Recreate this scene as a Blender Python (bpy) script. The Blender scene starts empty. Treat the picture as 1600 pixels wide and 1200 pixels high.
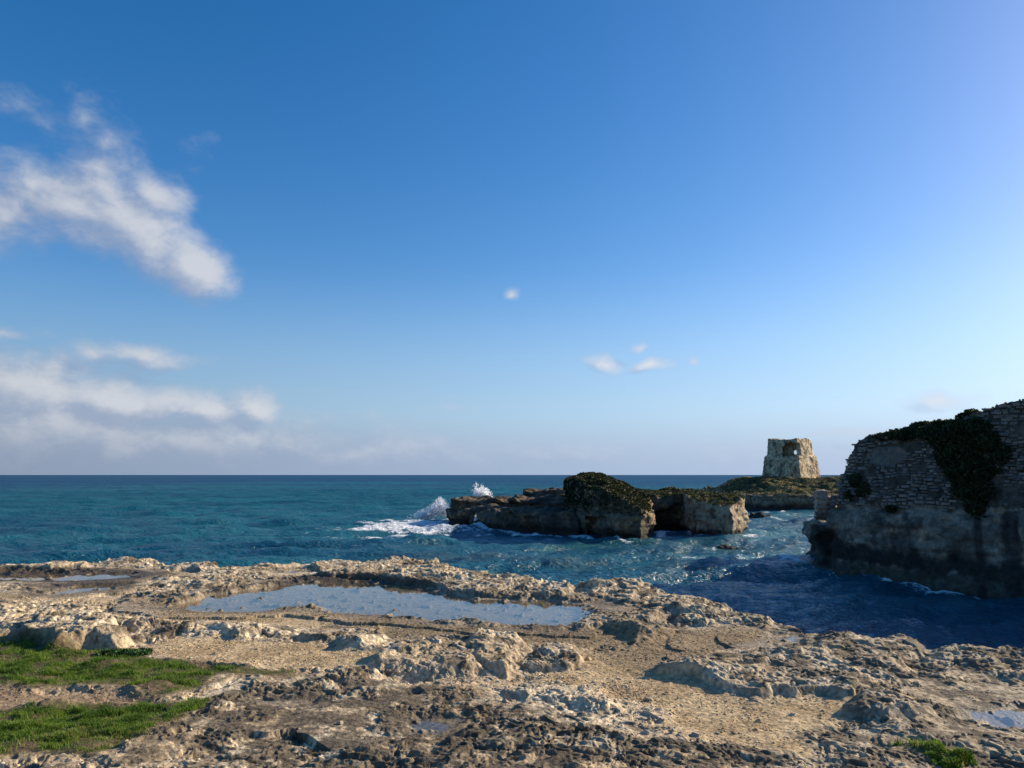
import bpy, math, random
import numpy as np
from mathutils import Vector

R = math.radians
scene = bpy.context.scene
COL = scene.collection
f32 = np.float32

# ------------------------------------------------------------------ camera, sky, sun, exposure
CAM_Z, PITCH, FPX = 7.0, math.atan(142 / 1200), 1200.0
cd = bpy.data.cameras.new('camera')
cam = bpy.data.objects.new('camera', cd)
COL.objects.link(cam)
cd.sensor_width = 36.0
cd.lens = 36.0 * FPX / 1600.0
cd.clip_start, cd.clip_end = 0.1, 200000.0
cam.location = (0, 0, CAM_Z)
cam.rotation_euler = (math.pi / 2 + PITCH, 0, 0)
scene.camera = cam

SUN_AZ, SUN_EL = R(67.0), R(23.0)          # azimuth clockwise from +Y (view direction), elevation
sun_dir = Vector((math.sin(SUN_AZ) * math.cos(SUN_EL), math.cos(SUN_AZ) * math.cos(SUN_EL), math.sin(SUN_EL)))
sl = bpy.data.lights.new('sun', 'SUN')
sl.energy, sl.angle, sl.color = 5.0, R(0.5), (1.0, 0.87, 0.68)
sun = bpy.data.objects.new('sun', sl)
COL.objects.link(sun)
sun.rotation_euler = sun_dir.to_track_quat('Z', 'Y').to_euler()
sun.location = (60, 25, 60)

vs = scene.view_settings
vs.view_transform, vs.look, vs.exposure, vs.gamma = 'Standard', 'None', 0.5, 1.0
vs.use_curve_mapping = False
scene.cycles.max_bounces = 8
scene.cycles.diffuse_bounces = 4
scene.cycles.transparent_max_bounces = 12
scene.cycles.use_denoising = True


def pix_dir(px, py):
    """world direction of a photograph pixel (1600x1200)"""
    cx, cy = (px - 800) / FPX, (600 - py) / FPX
    c, s = math.cos(PITCH), math.sin(PITCH)
    return Vector((cx, c - cy * s, s + cy * c)).normalized()


def P(px, py, z=3.2):
    """measured point on the level z"""
    d = pix_dir(px, py)
    t = (z - CAM_Z) / d.z
    return (d.x * t, d.y * t)


def pixaz(px, py):
    d = pix_dir(px, py)
    return math.degrees(math.atan2(d.x, d.y)), math.degrees(math.asin(d.z))


class NT:
    """small node-tree helper"""
    def __init__(self, tree):
        self.t = tree
        self.n = tree.nodes
        self.l = tree.links

    def new(self, typ, **kw):
        n = self.n.new(typ)
        for k, v in kw.items():
            setattr(n, k, v)
        return n

    def set(self, sock, v):
        if isinstance(v, bpy.types.NodeSocket):
            self.l.new(v, sock)
        else:
            sock.default_value = v

    def math(self, op, a, b=None, c=None, clamp=False):
        n = self.new('ShaderNodeMath', operation=op, use_clamp=clamp)
        self.set(n.inputs[0], a)
        if b is not None:
            self.set(n.inputs[1], b)
        if c is not None:
            self.set(n.inputs[2], c)
        return n.outputs[0]

    def smooth(self, x, a, b, lo=0.0, hi=1.0):
        n = self.new('ShaderNodeMapRange', interpolation_type='SMOOTHSTEP')
        self.set(n.inputs['Value'], x)
        self.set(n.inputs['From Min'], a)
        self.set(n.inputs['From Max'], b)
        self.set(n.inputs['To Min'], lo)
        self.set(n.inputs['To Max'], hi)
        return n.outputs['Result']

    def mix(self, fac, a, b, blend='MIX'):
        n = self.new('ShaderNodeMix', data_type='RGBA', blend_type=blend)
        self.set(n.inputs['Factor'], fac)
        self.set(n.inputs['A'] if False else n.inputs[6], a)
        self.set(n.inputs[7], b)
        return n.outputs[2]

    def noise(self, vec, scale, detail=4.0, rough=0.55, dist=0.0):
        n = self.new('ShaderNodeTexNoise')
        if vec is not None:
            self.l.new(vec, n.inputs['Vector'])
        n.inputs['Scale'].default_value = scale
        n.inputs['Detail'].default_value = detail
        n.inputs['Roughness'].default_value = rough
        n.inputs['Distortion'].default_value = dist
        return n.outputs['Fac']


# ---- world: physical sky with cumulus placed by compass bearing and elevation
world = bpy.data.worlds.new('World')
scene.world = world
world.use_nodes = True
wt = NT(world.node_tree)
wt.n.clear()
sky = wt.new('ShaderNodeTexSky', sky_type='NISHITA')
sky.sun_disc = False
sky.sun_elevation = SUN_EL
sky.sun_rotation = SUN_AZ
sky.altitude = 0.0
sky.air_density = 1.0
sky.dust_density = 0.7
sky.ozone_density = 2.2
SKY_STRENGTH = 0.105

# (px, py, rx, ry, roll degrees, weight) of each cloud as seen in the photograph -> bearing/elevation
CLOUDS = [
    (45, 290, 70, 50, 0, 0.8), (120, 325, 130, 50, 12, 1.0), (205, 352, 130, 56, 25, 1.15), (245, 300, 50, 34, 20, 0.8),
    (300, 412, 72, 48, 20, 1.3), (150, 262, 80, 36, 0, 0.5), (-40, 330, 110, 60, 0, 1.0),
    (135, 190, 28, 50, -20, 0.38), (20, 160, 60, 22, 5, 0.28), (60, 185, 45, 18, 0, 0.25), (160, 225, 50, 26, 0, 0.32), (300, 225, 40, 40, -10, 0.22),
    (30, 610, 190, 60, 0, 0.95), (190, 630, 210, 48, 4, 0.95), (330, 640, 130, 34, 4, 0.85), (405, 640, 48, 30, 8, 1.0),
    (235, 558, 95, 22, 0, 0.75), (150, 560, 60, 22, 0, 0.62), (10, 522, 60, 12, 0, 0.5), (-190, 620, 180, 80, 0, 1.0),
    (40, 680, 330, 70, 0, 1.0), (300, 690, 260, 50, 0, 0.85), (560, 705, 240, 40, 0, 0.7), (860, 712, 260, 30, 0, 0.55), (1160, 715, 220, 24, 0, 0.4),
    (945, 568, 44, 16, 10, 0.72), (1020, 571, 32, 15, 0, 0.85), (1002, 540, 22, 12, 0, 0.68), (1080, 567, 16, 8, 0, 0.56), (797, 456, 18, 12, 0, 0.56),
    (1475, 622, 60, 14, 0, 0.75), (1330, 676, 90, 8, 0, 0.5), (700, 640, 60, 16, 0, 0.34), (560, 672, 80, 22, 0, 0.4),
]
g = bpy.data.node_groups.new('cloud_field', 'ShaderNodeTree')
g.interface.new_socket('Vector', in_out='INPUT', socket_type='NodeSocketVector')
g.interface.new_socket('Density', in_out='OUTPUT', socket_type='NodeSocketFloat')
gt = NT(g)
gi = gt.new('NodeGroupInput')
go = gt.new('NodeGroupOutput')
wn = gt.new('ShaderNodeTexNoise')
gt.l.new(gi.outputs[0], wn.inputs['Vector'])
wn.inputs['Scale'].default_value = 0.22
wn.inputs['Detail'].default_value = 5
wsub = gt.new('ShaderNodeVectorMath', operation='SUBTRACT')
gt.l.new(wn.outputs['Color'], wsub.inputs[0])
wsub.inputs[1].default_value = (0.5, 0.5, 0.5)
wsc = gt.new('ShaderNodeVectorMath', operation='MULTIPLY')
gt.l.new(wsub.outputs[0], wsc.inputs[0])
wsc.inputs[1].default_value = (2.8, 2.0, 0)
wadd = gt.new('ShaderNodeVectorMath', operation='ADD')
gt.l.new(gi.outputs[0], wadd.inputs[0])
gt.l.new(wsc.outputs[0], wadd.inputs[1])
acc = None
for (cx, cy, rx, ry, roll, wgt) in CLOUDS:
    az, el = pixaz(cx, cy)
    k = 47.0 / 1000.0
    mp = gt.new('ShaderNodeMapping', vector_type='TEXTURE')
    gt.l.new(wadd.outputs[0], mp.inputs['Vector'])
    mp.inputs['Location'].default_value = (az, el, 0)
    mp.inputs['Rotation'].default_value = (0, 0, R(-roll))
    mp.inputs['Scale'].default_value = (rx * k, ry * k, 1)
    ln = gt.new('ShaderNodeVectorMath', operation='LENGTH')
    gt.l.new(mp.outputs[0], ln.inputs[0])
    v = gt.math('MULTIPLY', gt.math('SUBTRACT', 1.25, ln.outputs['Value']), wgt)
    acc = v if acc is None else gt.math('SMOOTH_MAX', acc, v, 0.25)
stretch = gt.new('ShaderNodeVectorMath', operation='MULTIPLY')
gt.l.new(gi.outputs[0], stretch.inputs[0])
stretch.inputs[1].default_value = (0.75, 1.15, 1)
n1 = gt.noise(stretch.outputs[0], 0.30, 8, 0.56, 0.25)
n2 = gt.noise(stretch.outputs[0], 1.1, 7, 0.6, 0.6)
fld = gt.math('ADD', acc, gt.math('ADD', gt.math('MULTIPLY', gt.math('SUBTRACT', n1, 0.5), 1.35), gt.math('MULTIPLY', gt.math('SUBTRACT', n2, 0.5), 0.42)))
gt.l.new(gt.math('MAXIMUM', fld, 0.0), go.inputs[0])

tc = wt.new('ShaderNodeTexCoord')
sep = wt.new('ShaderNodeSeparateXYZ')
wt.l.new(tc.outputs['Generated'], sep.inputs[0])
DEG = 57.29578
azn = wt.math('MULTIPLY', wt.math('ARCTAN2', sep.outputs[0], sep.outputs[1]), DEG)
eln = wt.math('MULTIPLY', wt.math('ARCSINE', sep.outputs[2]), DEG)
comb = wt.new('ShaderNodeCombineXYZ')
wt.l.new(azn, comb.inputs[0])
wt.l.new(eln, comb.inputs[1])


def cloud_at(off):
    a = wt.new('ShaderNodeVectorMath', operation='ADD')
    wt.l.new(comb.outputs[0], a.inputs[0])
    a.inputs[1].default_value = off
    gr = wt.new('ShaderNodeGroup')
    gr.node_tree = g
    wt.l.new(a.outputs[0], gr.inputs[0])
    return gr.outputs[0]


d0 = cloud_at((0, 0, 0))
d1 = cloud_at((1.1, 0.9, 0))               # one step towards the sun: less cloud there -> brighter rim
hs = wt.new('ShaderNodeHueSaturation')
wt.l.new(sky.outputs[0], hs.inputs['Color'])
hs.inputs['Hue'].default_value = 0.5
hs.inputs['Saturation'].default_value = 1.42
hs.inputs['Value'].default_value = 1.0
tint = wt.mix(1.0, hs.outputs[0], (1.05, 0.965, 1.05, 1), 'MULTIPLY')
alpha = wt.smooth(d0, 0.02, 1.0, 0.0, 0.9)
lit = wt.smooth(wt.math('SUBTRACT', d0, d1), -0.35, 0.55)
lit = wt.math('ADD', wt.math('MULTIPLY', lit, 0.65), wt.smooth(d0, 0.3, 1.3, 0.0, 0.4), None, True)
ccol = wt.mix(lit, (2.0, 2.6, 3.9, 1), (4.9, 5.1, 5.5, 1))
dsun = wt.math('ADD', wt.math('MULTIPLY', sep.outputs[0], math.sin(SUN_AZ)), wt.math('MULTIPLY', sep.outputs[1], math.cos(SUN_AZ)))
fwd = wt.math('MAXIMUM', wt.math('MULTIPLY_ADD', dsun, 0.55, 0.79), 0.62)
fc = wt.new('ShaderNodeCombineXYZ')
for i_ in range(3):
    wt.l.new(fwd, fc.inputs[i_])
hz2 = wt.smooth(eln, 1.0, 16.0, 0.75, 0.0)
clear = wt.mix(hz2, tint, wt.mix(1.0, (2.25, 3.6, 5.35, 1), fc.outputs[0], 'MULTIPLY'))
skyc = wt.mix(alpha, clear, wt.mix(1.0, ccol, wt.mix(0.5, (1, 1, 1, 1), fc.outputs[0]), 'MULTIPLY'))
# thin marine haze low over the horizon
hz = wt.smooth(eln, 0.0, 5.0, 0.75, 0.0)
skyc = wt.mix(hz, skyc, wt.mix(1.0, (2.45, 3.1, 4.3, 1), fc.outputs[0], 'MULTIPLY'))
bg = wt.new('ShaderNodeBackground')
wt.l.new(skyc, bg.inputs['Color'])
bg.inputs['Strength'].default_value = SKY_STRENGTH
wo = wt.new('ShaderNodeOutputWorld')
wt.l.new(bg.outputs[0], wo.inputs['Surface'])

# ------------------------------------------------------------------ numeric helpers
_r = np.random.default_rng(11)
_p = _r.permutation(256)
PERM = np.concatenate([_p, _p, _p]).astype(np.int32)
_g = _r.normal(size=(256, 3))
G3 = (_g / np.linalg.norm(_g, axis=1)[:, None]).astype(f32) * 1.6
_a = _r.uniform(0, 2 * math.pi, 256)
G2 = np.stack([np.cos(_a), np.sin(_a)], 1).astype(f32) * 1.5


def fade(t):
    return t * t * t * (t * (t * 6 - 15) + 10)


def perlin2(x, y):
    x = np.asarray(x, f32); y = np.asarray(y, f32)
    fx, fy = np.floor(x), np.floor(y)
    xi, yi = fx.astype(np.int32) & 255, fy.astype(np.int32) & 255
    x, y = x - fx, y - fy
    u, v = fade(x), fade(y)

    def gr(dx, dy):
        g = G2[PERM[PERM[(xi + dx) & 255] + ((yi + dy) & 255)]]
        return g[..., 0] * (x - dx) + g[..., 1] * (y - dy)
    a = gr(0, 0); a += u * (gr(1, 0) - a)
    b = gr(0, 1); b += u * (gr(1, 1) - b)
    return a + v * (b - a)


def perlin3(x, y, z):
    x = np.asarray(x, f32); y = np.asarray(y, f32); z = np.asarray(z, f32)
    fx, fy, fz = np.floor(x), np.floor(y), np.floor(z)
    xi, yi, zi = fx.astype(np.int32) & 255, fy.astype(np.int32) & 255, fz.astype(np.int32) & 255
    x, y, z = x - fx, y - fy, z - fz
    u, v, w = fade(x), fade(y), fade(z)

    def gr(dx, dy, dz):
        g = G3[PERM[PERM[PERM[(xi + dx) & 255] + ((yi + dy) & 255)] + ((zi + dz) & 255)]]
        return g[..., 0] * (x - dx) + g[..., 1] * (y - dy) + g[..., 2] * (z - dz)
    a = gr(0, 0, 0); a += u * (gr(1, 0, 0) - a)
    b = gr(0, 1, 0); b += u * (gr(1, 1, 0) - b)
    a += v * (b - a)
    c = gr(0, 0, 1); c += u * (gr(1, 0, 1) - c)
    d = gr(0, 1, 1); d += u * (gr(1, 1, 1) - d)
    c += v * (d - c)
    return a + w * (c - a)


def fbm2(x, y, s, octv=4, gain=0.5, o=0.0):
    r, a = 0, 1.0
    for i in range(octv):
        r = r + a * perlin2(x / s + o + i * 17.3, y / s + o * 1.7 + i * 9.1)
        s *= 0.49; a *= gain
    return r


def fbm3(x, y, z, s, octv=3, gain=0.5, o=0.0):
    r, a = 0, 1.0
    for i in range(octv):
        r = r + a * perlin3(x / s + o + i * 17.3, y / s + o * 1.7 + i * 9.1, z / s + o + i * 5.7)
        s *= 0.49; a *= gain
    return r


def worley2(x, y, s, o=0):
    """distance to nearest and second nearest feature point, in cells"""
    x = (x / s).astype(f32); y = (y / s).astype(f32)
    fx, fy = np.floor(x), np.floor(y)
    xi, yi = fx.astype(np.int32), fy.astype(np.int32)
    f1 = np.full(x.shape, 9, f32); f2 = np.full(x.shape, 9, f32)
    jit = np.random.default_rng(100 + o).uniform(0, 1, (256, 2)).astype(f32)
    for dx in (-1, 0, 1):
        for dy in (-1, 0, 1):
            h = PERM[PERM[(xi + dx) & 255] + ((yi + dy) & 255)]
            j = jit[h]
            d = (fx + dx + j[..., 0] - x) ** 2 + (fy + dy + j[..., 1] - y) ** 2
            f2 = np.minimum(f2, np.maximum(f1, d))
            f1 = np.minimum(f1, d)
    return np.sqrt(f1), np.sqrt(f2)


def sstep(x, a, b):
    t = np.clip((x - a) / (b - a), 0, 1)
    return t * t * (3 - 2 * t)


def poly_sdf(x, y, poly):
    """signed distance to a polygon, negative inside"""
    x = np.asarray(x, f32); y = np.asarray(y, f32)
    d = np.full(x.shape, 1e9, f32)
    ins = np.zeros(x.shape, bool)
    n = len(poly)
    for i in range(n):
        ax, ay = poly[i]; bx, by = poly[(i + 1) % n]
        ex, ey = bx - ax, by - ay
        wx, wy = x - ax, y - ay
        t = np.clip((wx * ex + wy * ey) / (ex * ex + ey * ey + 1e-9), 0, 1)
        d = np.minimum(d, (wx - ex * t) ** 2 + (wy - ey * t) ** 2)
        if ey != 0:
            c = ((ay <= y) != (by <= y)) & (x < ax + (y - ay) * ex / ey)
            ins ^= c
    d = np.sqrt(d)
    return np.where(ins, -d, d)


def lerp3(a, b, t):
    return np.asarray(a, f32)[None, :] * (1 - t[:, None]) + np.asarray(b, f32)[None, :] * t[:, None]


def mixc(c, col, t):
    return c * (1 - t[:, None]) + np.asarray(col, f32)[None, :] * t[:, None]


def mesh_np(name, verts, faces, mat, cols=None, attrs=None, smooth=True, parent=None, loc=None):
    """one mesh object from numpy arrays; faces (n,3) or (n,4)"""
    me = bpy.data.meshes.new(name)
    verts = np.asarray(verts, f32); faces = np.asarray(faces, np.int32)
    k = faces.shape[1]
    me.vertices.add(len(verts)); me.vertices.foreach_set('co', verts.ravel())
    me.loops.add(faces.size); me.loops.foreach_set('vertex_index', faces.ravel())
    me.polygons.add(len(faces))
    me.polygons.foreach_set('loop_start', np.arange(0, faces.size, k, dtype=np.int32))
    me.polygons.foreach_set('use_smooth', np.full(len(faces), smooth))
    me.update(calc_edges=True)
    if cols is not None:
        c4 = np.ones((len(verts), 4), f32)
        c4[:, :cols.shape[1]] = cols
        at = me.color_attributes.new('Col', 'FLOAT_COLOR', 'POINT')
        at.data.foreach_set('color', c4.ravel())
    for an, av in (attrs or {}).items():
        at = me.attributes.new(an, 'FLOAT', 'POINT')
        at.data.foreach_set('value', np.asarray(av, f32).ravel())
    me.materials.append(mat)
    o = bpy.data.objects.new(name, me)
    COL.objects.link(o)
    if parent is not None:
        o.parent = parent
    if loc is not None:
        o.location = loc
    return o


def tag(o, label=None, cat=None, group=None, kind=None):
    if label: o['label'] = label
    if cat: o['category'] = cat
    if group: o['group'] = group
    if kind: o['kind'] = kind
    return o


def empty(name, loc):
    o = bpy.data.objects.new(name, None)
    COL.objects.link(o)
    o.location = loc
    o.empty_display_size = 0.5
    return o


def vnormals(v, q):
    n = np.cross(v[q[:, 2]] - v[q[:, 0]], v[q[:, -1]] - v[q[:, 1]])
    out = np.zeros_like(v)
    for k in range(q.shape[1]):
        for c in range(3):
            out[:, c] += np.bincount(q[:, k], n[:, c], minlength=len(v))
    return out / (np.linalg.norm(out, axis=1)[:, None] + 1e-9)


def surface_nets(F, org, h):
    nx, ny, nz = F.shape
    S = F < 0
    cs = np.zeros((nx - 1, ny - 1, nz - 1), np.int8)
    for a in (0, 1):
        for b in (0, 1):
            for c in (0, 1):
                cs += S[a:nx - 1 + a, b:ny - 1 + b, c:nz - 1 + c]
    act = (cs > 0) & (cs < 8)
    idx = np.full(act.shape, -1, np.int32)
    ids = np.argwhere(act)
    idx[act] = np.arange(len(ids))
    pos = np.zeros((len(ids), 3), f32); cnt = np.zeros(len(ids), f32)
    crn = [(a, b, c) for a in (0, 1) for b in (0, 1) for c in (0, 1)]
    for A in crn:
        for ax in range(3):
            if A[ax] == 0:
                B = list(A); B[ax] = 1
                fa = F[ids[:, 0] + A[0], ids[:, 1] + A[1], ids[:, 2] + A[2]]
                fb = F[ids[:, 0] + B[0], ids[:, 1] + B[1], ids[:, 2] + B[2]]
                m = (fa < 0) != (fb < 0)
                t = fa[m] / (fa[m] - fb[m])
                e = np.tile(np.array(A, f32), (m.sum(), 1)); e[:, ax] = t
                pos[m] += e; cnt[m] += 1
    pos /= cnt[:, None]
    verts = (np.asarray(org, f32) + (ids + pos) * h).astype(f32)
    quads = []
    a, b = S[:-1, 1:-1, 1:-1], S[1:, 1:-1, 1:-1]
    for flip, m in ((False, a & ~b), (True, ~a & b)):
        i, j, k = np.nonzero(m)
        q = np.stack([idx[i, j, k], idx[i, j + 1, k], idx[i, j + 1, k + 1], idx[i, j, k + 1]], 1)
        quads.append(q[:, ::-1] if flip else q)
    a, b = S[1:-1, :-1, 1:-1], S[1:-1, 1:, 1:-1]
    for flip, m in ((False, a & ~b), (True, ~a & b)):
        i, j, k = np.nonzero(m)
        q = np.stack([idx[i, j, k], idx[i, j, k + 1], idx[i + 1, j, k + 1], idx[i + 1, j, k]], 1)
        quads.append(q[:, ::-1] if flip else q)
    a, b = S[1:-1, 1:-1, :-1], S[1:-1, 1:-1, 1:]
    for flip, m in ((False, a & ~b), (True, ~a & b)):
        i, j, k = np.nonzero(m)
        q = np.stack([idx[i, j, k], idx[i + 1, j, k], idx[i + 1, j + 1, k], idx[i, j + 1, k]], 1)
        quads.append(q[:, ::-1] if flip else q)
    q = np.concatenate(quads)
    return verts, q[(q >= 0).all(1)]


def rock_mesh(lo, hi, h, sdf, fine, big=((2.2, 0.45), (0.8, 0.18)), seed=0.0):
    """carve a rock out of a signed distance field, then roughen its skin"""
    ax = [np.arange(lo[k], hi[k] + h, h, dtype=f32) for k in range(3)]
    X, Y = np.meshgrid(ax[0], ax[1], indexing='ij')
    F = sdf(X, Y, ax[2]).astype(f32)
    m = np.abs(F) < 1.1
    i, j, k = np.nonzero(m)
    x, y, z = ax[0][i], ax[1][j], ax[2][k]
    nz = 0
    for s, a in big:
        nz = nz + a * perlin3(x / s + seed, y / s + seed, z / (s * 0.7) + seed)
    F[m] += nz
    F[0] = F[-1] = 9; F[:, 0] = F[:, -1] = 9; F[:, :, -1] = 9
    v, q = surface_nets(F, lo, h)
    n = vnormals(v, q)
    d = 0
    for s, a in fine:
        d = d + a * perlin3(v[:, 0] / s + seed, v[:, 1] / s, v[:, 2] / (s * 0.75))
    v = v + n * d[:, None]
    return v, q, vnormals(v, q)


# ------------------------------------------------------------------ materials
def mat_base(name):
    m = bpy.data.materials.new(name)
    m.use_nodes = True
    t = NT(m.node_tree)
    b = t.n['Principled BSDF']
    return m, t, b


def col_material(name, rough=0.9, var=0.35, vscale=6.0, bump=0.35, bscale=9.0, bdist=0.05, spec=0.25, vor=0.0, vorscale=5.0, zs=1.0):
    """albedo from the Col attribute, broken up by fine grain and relief"""
    m, t, b = mat_base(name)
    at = t.new('ShaderNodeAttribute', attribute_name='Col')
    geo = t.new('ShaderNodeNewGeometry')
    pos = geo.outputs['Position']
    n1 = t.noise(pos, vscale, 6, 0.65)
    k = t.smooth(n1, 0.25, 0.75, 1 - var, 1 + var)
    hsv = t.new('ShaderNodeHueSaturation')
    t.l.new(at.outputs['Color'], hsv.inputs['Color'])
    t.l.new(k, hsv.inputs['Value'])
    t.l.new(hsv.outputs[0], b.inputs['Base Color'])
    bpos = pos
    if zs != 1.0:
        mp = t.new('ShaderNodeMapping')
        t.l.new(pos, mp.inputs['Vector'])
        mp.inputs['Scale'].default_value = (1, 1, zs)
        bpos = mp.outputs[0]
    n2 = t.noise(bpos, bscale, 8, 0.68)
    hgt = n2
    if vor:
        vn = t.new('ShaderNodeTexVoronoi', feature='F1')
        t.l.new(pos, vn.inputs['Vector'])
        vn.inputs['Scale'].default_value = vorscale
        hgt = t.math('ADD', n2, t.math('MULTIPLY', vn.outputs['Distance'], vor))
    bp = t.new('ShaderNodeBump')
    bp.inputs['Strength'].default_value = bump
    bp.inputs['Distance'].default_value = bdist
    t.l.new(hgt, bp.inputs['Height'])
    t.l.new(bp.outputs[0], b.inputs['Normal'])
    b.inputs['Roughness'].default_value = rough
    b.inputs['Specular IOR Level'].default_value = spec
    wa = t.new('ShaderNodeAttribute', attribute_name='wet')
    t.l.new(t.math('SUBTRACT', rough, t.math('MULTIPLY', wa.outputs['Fac'], rough - 0.3)), b.inputs['Roughness'])
    return m


M_shelf = col_material('shelf_limestone', var=0.5, vscale=9, bump=1.0, bscale=12, bdist=0.065, vor=0.35, vorscale=11)
M_rock = col_material('cliff_limestone', var=0.5, vscale=2.6, bump=1.0, bscale=2.2, bdist=0.22, zs=2.6)
M_tower = col_material('tower_rubble', var=0.4, vscale=2.5, bump=0.9, bscale=2.2, bdist=0.2, vor=0.6, vorscale=2.6)
M_stone = col_material('wall_stone', var=0.3, vscale=5, bump=0.5, bscale=7, bdist=0.05)
M_gravel = col_material('gravel_stone', var=0.25, vscale=20, bump=0.3, bscale=30, bdist=0.01)


def leaf_material(name, trans=0.35):
    m, t, b = mat_base(name)
    at = t.new('ShaderNodeAttribute', attribute_name='Col')
    t.l.new(at.outputs['Color'], b.inputs['Base Color'])
    b.inputs['Roughness'].default_value = 0.6
    b.inputs['Specular IOR Level'].default_value = 0.25
    tr = t.new('ShaderNodeBsdfTranslucent')
    t.l.new(at.outputs['Color'], tr.inputs['Color'])
    mx = t.new('ShaderNodeMixShader')
    mx.inputs[0].default_value = trans
    t.l.new(b.outputs[0], mx.inputs[1])
    t.l.new(tr.outputs[0], mx.inputs[2])
    t.l.new(mx.outputs[0], t.n['Material Output'].inputs['Surface'])
    return m


M_grass = leaf_material('grass_blade', 0.4)
M_leaf = leaf_material('scrub_leaf', 0.25)


def sea_material():
    m, t, b = mat_base('sea_water')
    at = t.new('ShaderNodeAttribute', attribute_name='Col')
    fo = t.new('ShaderNodeAttribute', attribute_name='foam')
    geo = t.new('ShaderNodeNewGeometry')
    pos = geo.outputs['Position']
    mp = t.new('ShaderNodeMapping')
    t.l.new(pos, mp.inputs['Vector'])
    mp.inputs['Scale'].default_value = (0.7, 1.15, 1.0)
    a = t.noise(mp.outputs[0], 0.55, 5, 0.62, 0.6)
    c = t.noise(mp.outputs[0], 2.6, 4, 0.6, 0.4)
    hgt = t.math('ADD', t.math('MULTIPLY', a, 0.5), t.math('MULTIPLY', c, 0.45))
    bp = t.new('ShaderNodeBump')
    bp.inputs['Strength'].default_value = 1.0
    bp.inputs['Distance'].default_value = 0.85
    t.l.new(hgt, bp.inputs['Height'])
    fn = t.noise(pos, 2.0, 7, 0.72, 0.8)
    fm = t.smooth(t.math('ADD', fo.outputs['Fac'], t.math('MULTIPLY', t.math('SUBTRACT', fn, 0.5), 1.5)), 0.42, 0.72)
    colr = t.mix(fm, at.outputs['Color'], (0.78, 0.80, 0.80, 1))
    t.n.remove(b)
    df = t.new('ShaderNodeBsdfDiffuse')
    t.l.new(colr, df.inputs['Color'])
    t.l.new(bp.outputs[0], df.inputs['Normal'])
    gl = t.new('ShaderNodeBsdfGlossy')
    gl.inputs['Roughness'].default_value = 0.2
    t.l.new(bp.outputs[0], gl.inputs['Normal'])
    fr = t.new('ShaderNodeFresnel')
    fr.inputs['IOR'].default_value = 1.333
    t.l.new(bp.outputs[0], fr.inputs['Normal'])
    cap = t.new('ShaderNodeAttribute', attribute_name='slope')
    # a wave-roughened sea never reaches the mirror reflectance of flat water at grazing angles
    fac = t.math('MULTIPLY', t.math('MINIMUM', t.math('MULTIPLY', fr.outputs[0], 1.35), cap.outputs['Fac']), t.math('SUBTRACT', 1.0, fm))
    mx = t.new('ShaderNodeMixShader')
    t.l.new(fac, mx.inputs[0])
    t.l.new(df.outputs[0], mx.inputs[1])
    t.l.new(gl.outputs[0], mx.inputs[2])
    t.l.new(mx.outputs[0], t.n['Material Output'].inputs['Surface'])
    return m


M_sea = sea_material()


def pool_material():
    m, t, b = mat_base('pool_water')
    t.n.remove(b)
    geo = t.new('ShaderNodeNewGeometry')
    nz = t.noise(geo.outputs['Position'], 5.0, 2, 0.5)
    bp = t.new('ShaderNodeBump')
    bp.inputs['Strength'].default_value = 0.03
    bp.inputs['Distance'].default_value = 0.02
    t.l.new(nz, bp.inputs['Height'])
    tr = t.new('ShaderNodeBsdfTransparent')
    tr.inputs['Color'].default_value = (0.80, 0.78, 0.72, 1)
    gl = t.new('ShaderNodeBsdfGlossy')
    gl.inputs['Roughness'].default_value = 0.02
    gl.inputs['Color'].default_value = (1, 1, 1, 1)
    t.l.new(bp.outputs[0], gl.inputs['Normal'])
    fr = t.new('ShaderNodeFresnel')
    # straight-through film: sunlight leaving the water must not count as totally reflected
    t.l.new(t.math('MULTIPLY_ADD', geo.outputs['Backfacing'], 1 / 1.333 - 1.333, 1.333), fr.inputs['IOR'])
    t.l.new(bp.outputs[0], fr.inputs['Normal'])
    mx = t.new('ShaderNodeMixShader')
    t.l.new(fr.outputs[0], mx.inputs[0])
    t.l.new(tr.outputs[0], mx.inputs[1])
    t.l.new(gl.outputs[0], mx.inputs[2])
    t.l.new(mx.outputs[0], t.n['Material Output'].inputs['Surface'])
    return m


M_pool = pool_material()


def spray_material():
    m, t, b = mat_base('sea_spray')
    b.inputs['Base Color'].default_value = (0.92, 0.93, 0.94, 1)
    b.inputs['Roughness'].default_value = 0.5
    tr = t.new('ShaderNodeBsdfTranslucent')
    tr.inputs['Color'].default_value = (0.94, 0.95, 0.96, 1)
    mx = t.new('ShaderNodeMixShader')
    mx.inputs[0].default_value = 0.6
    t.l.new(b.outputs[0], mx.inputs[1])
    t.l.new(tr.outputs[0], mx.inputs[2])
    t.l.new(mx.outputs[0], t.n['Material Output'].inputs['Surface'])
    return m


M_spray = spray_material()

#@@SHELF
# ------------------------------------------------------------------ the rock shelf in front
Z0 = 3.2
WATER = 3.165


def W(pts, z=Z0):
    return [P(a, b, z) for a, b in pts]


COAST_PX = [(-900, 880), (-400, 882), (-150, 884), (0, 888), (60, 887), (120, 882), (170, 876), (205, 876), (260, 882), (350, 881), (430, 878), (470, 876),
            (520, 874), (560, 872), (620, 879), (680, 881), (705, 889), (760, 898), (850, 906), (880, 912), (940, 911), (1000, 916), (1050, 928),
            (1120, 944), (1200, 966), (1260, 982), (1340, 988), (1400, 994), (1440, 1000), (1460, 1008), (1500, 1011), (1600, 1015), (1800, 1024), (2300, 1060)]
cw = np.array([P(a, b, 3.20 if a < 300 else 3.36 if a < 1000 else 3.26) for a, b in COAST_PX])
c_th = np.arctan2(cw[:, 0], cw[:, 1])
c_r = np.hypot(cw[:, 0], cw[:, 1])

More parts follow.
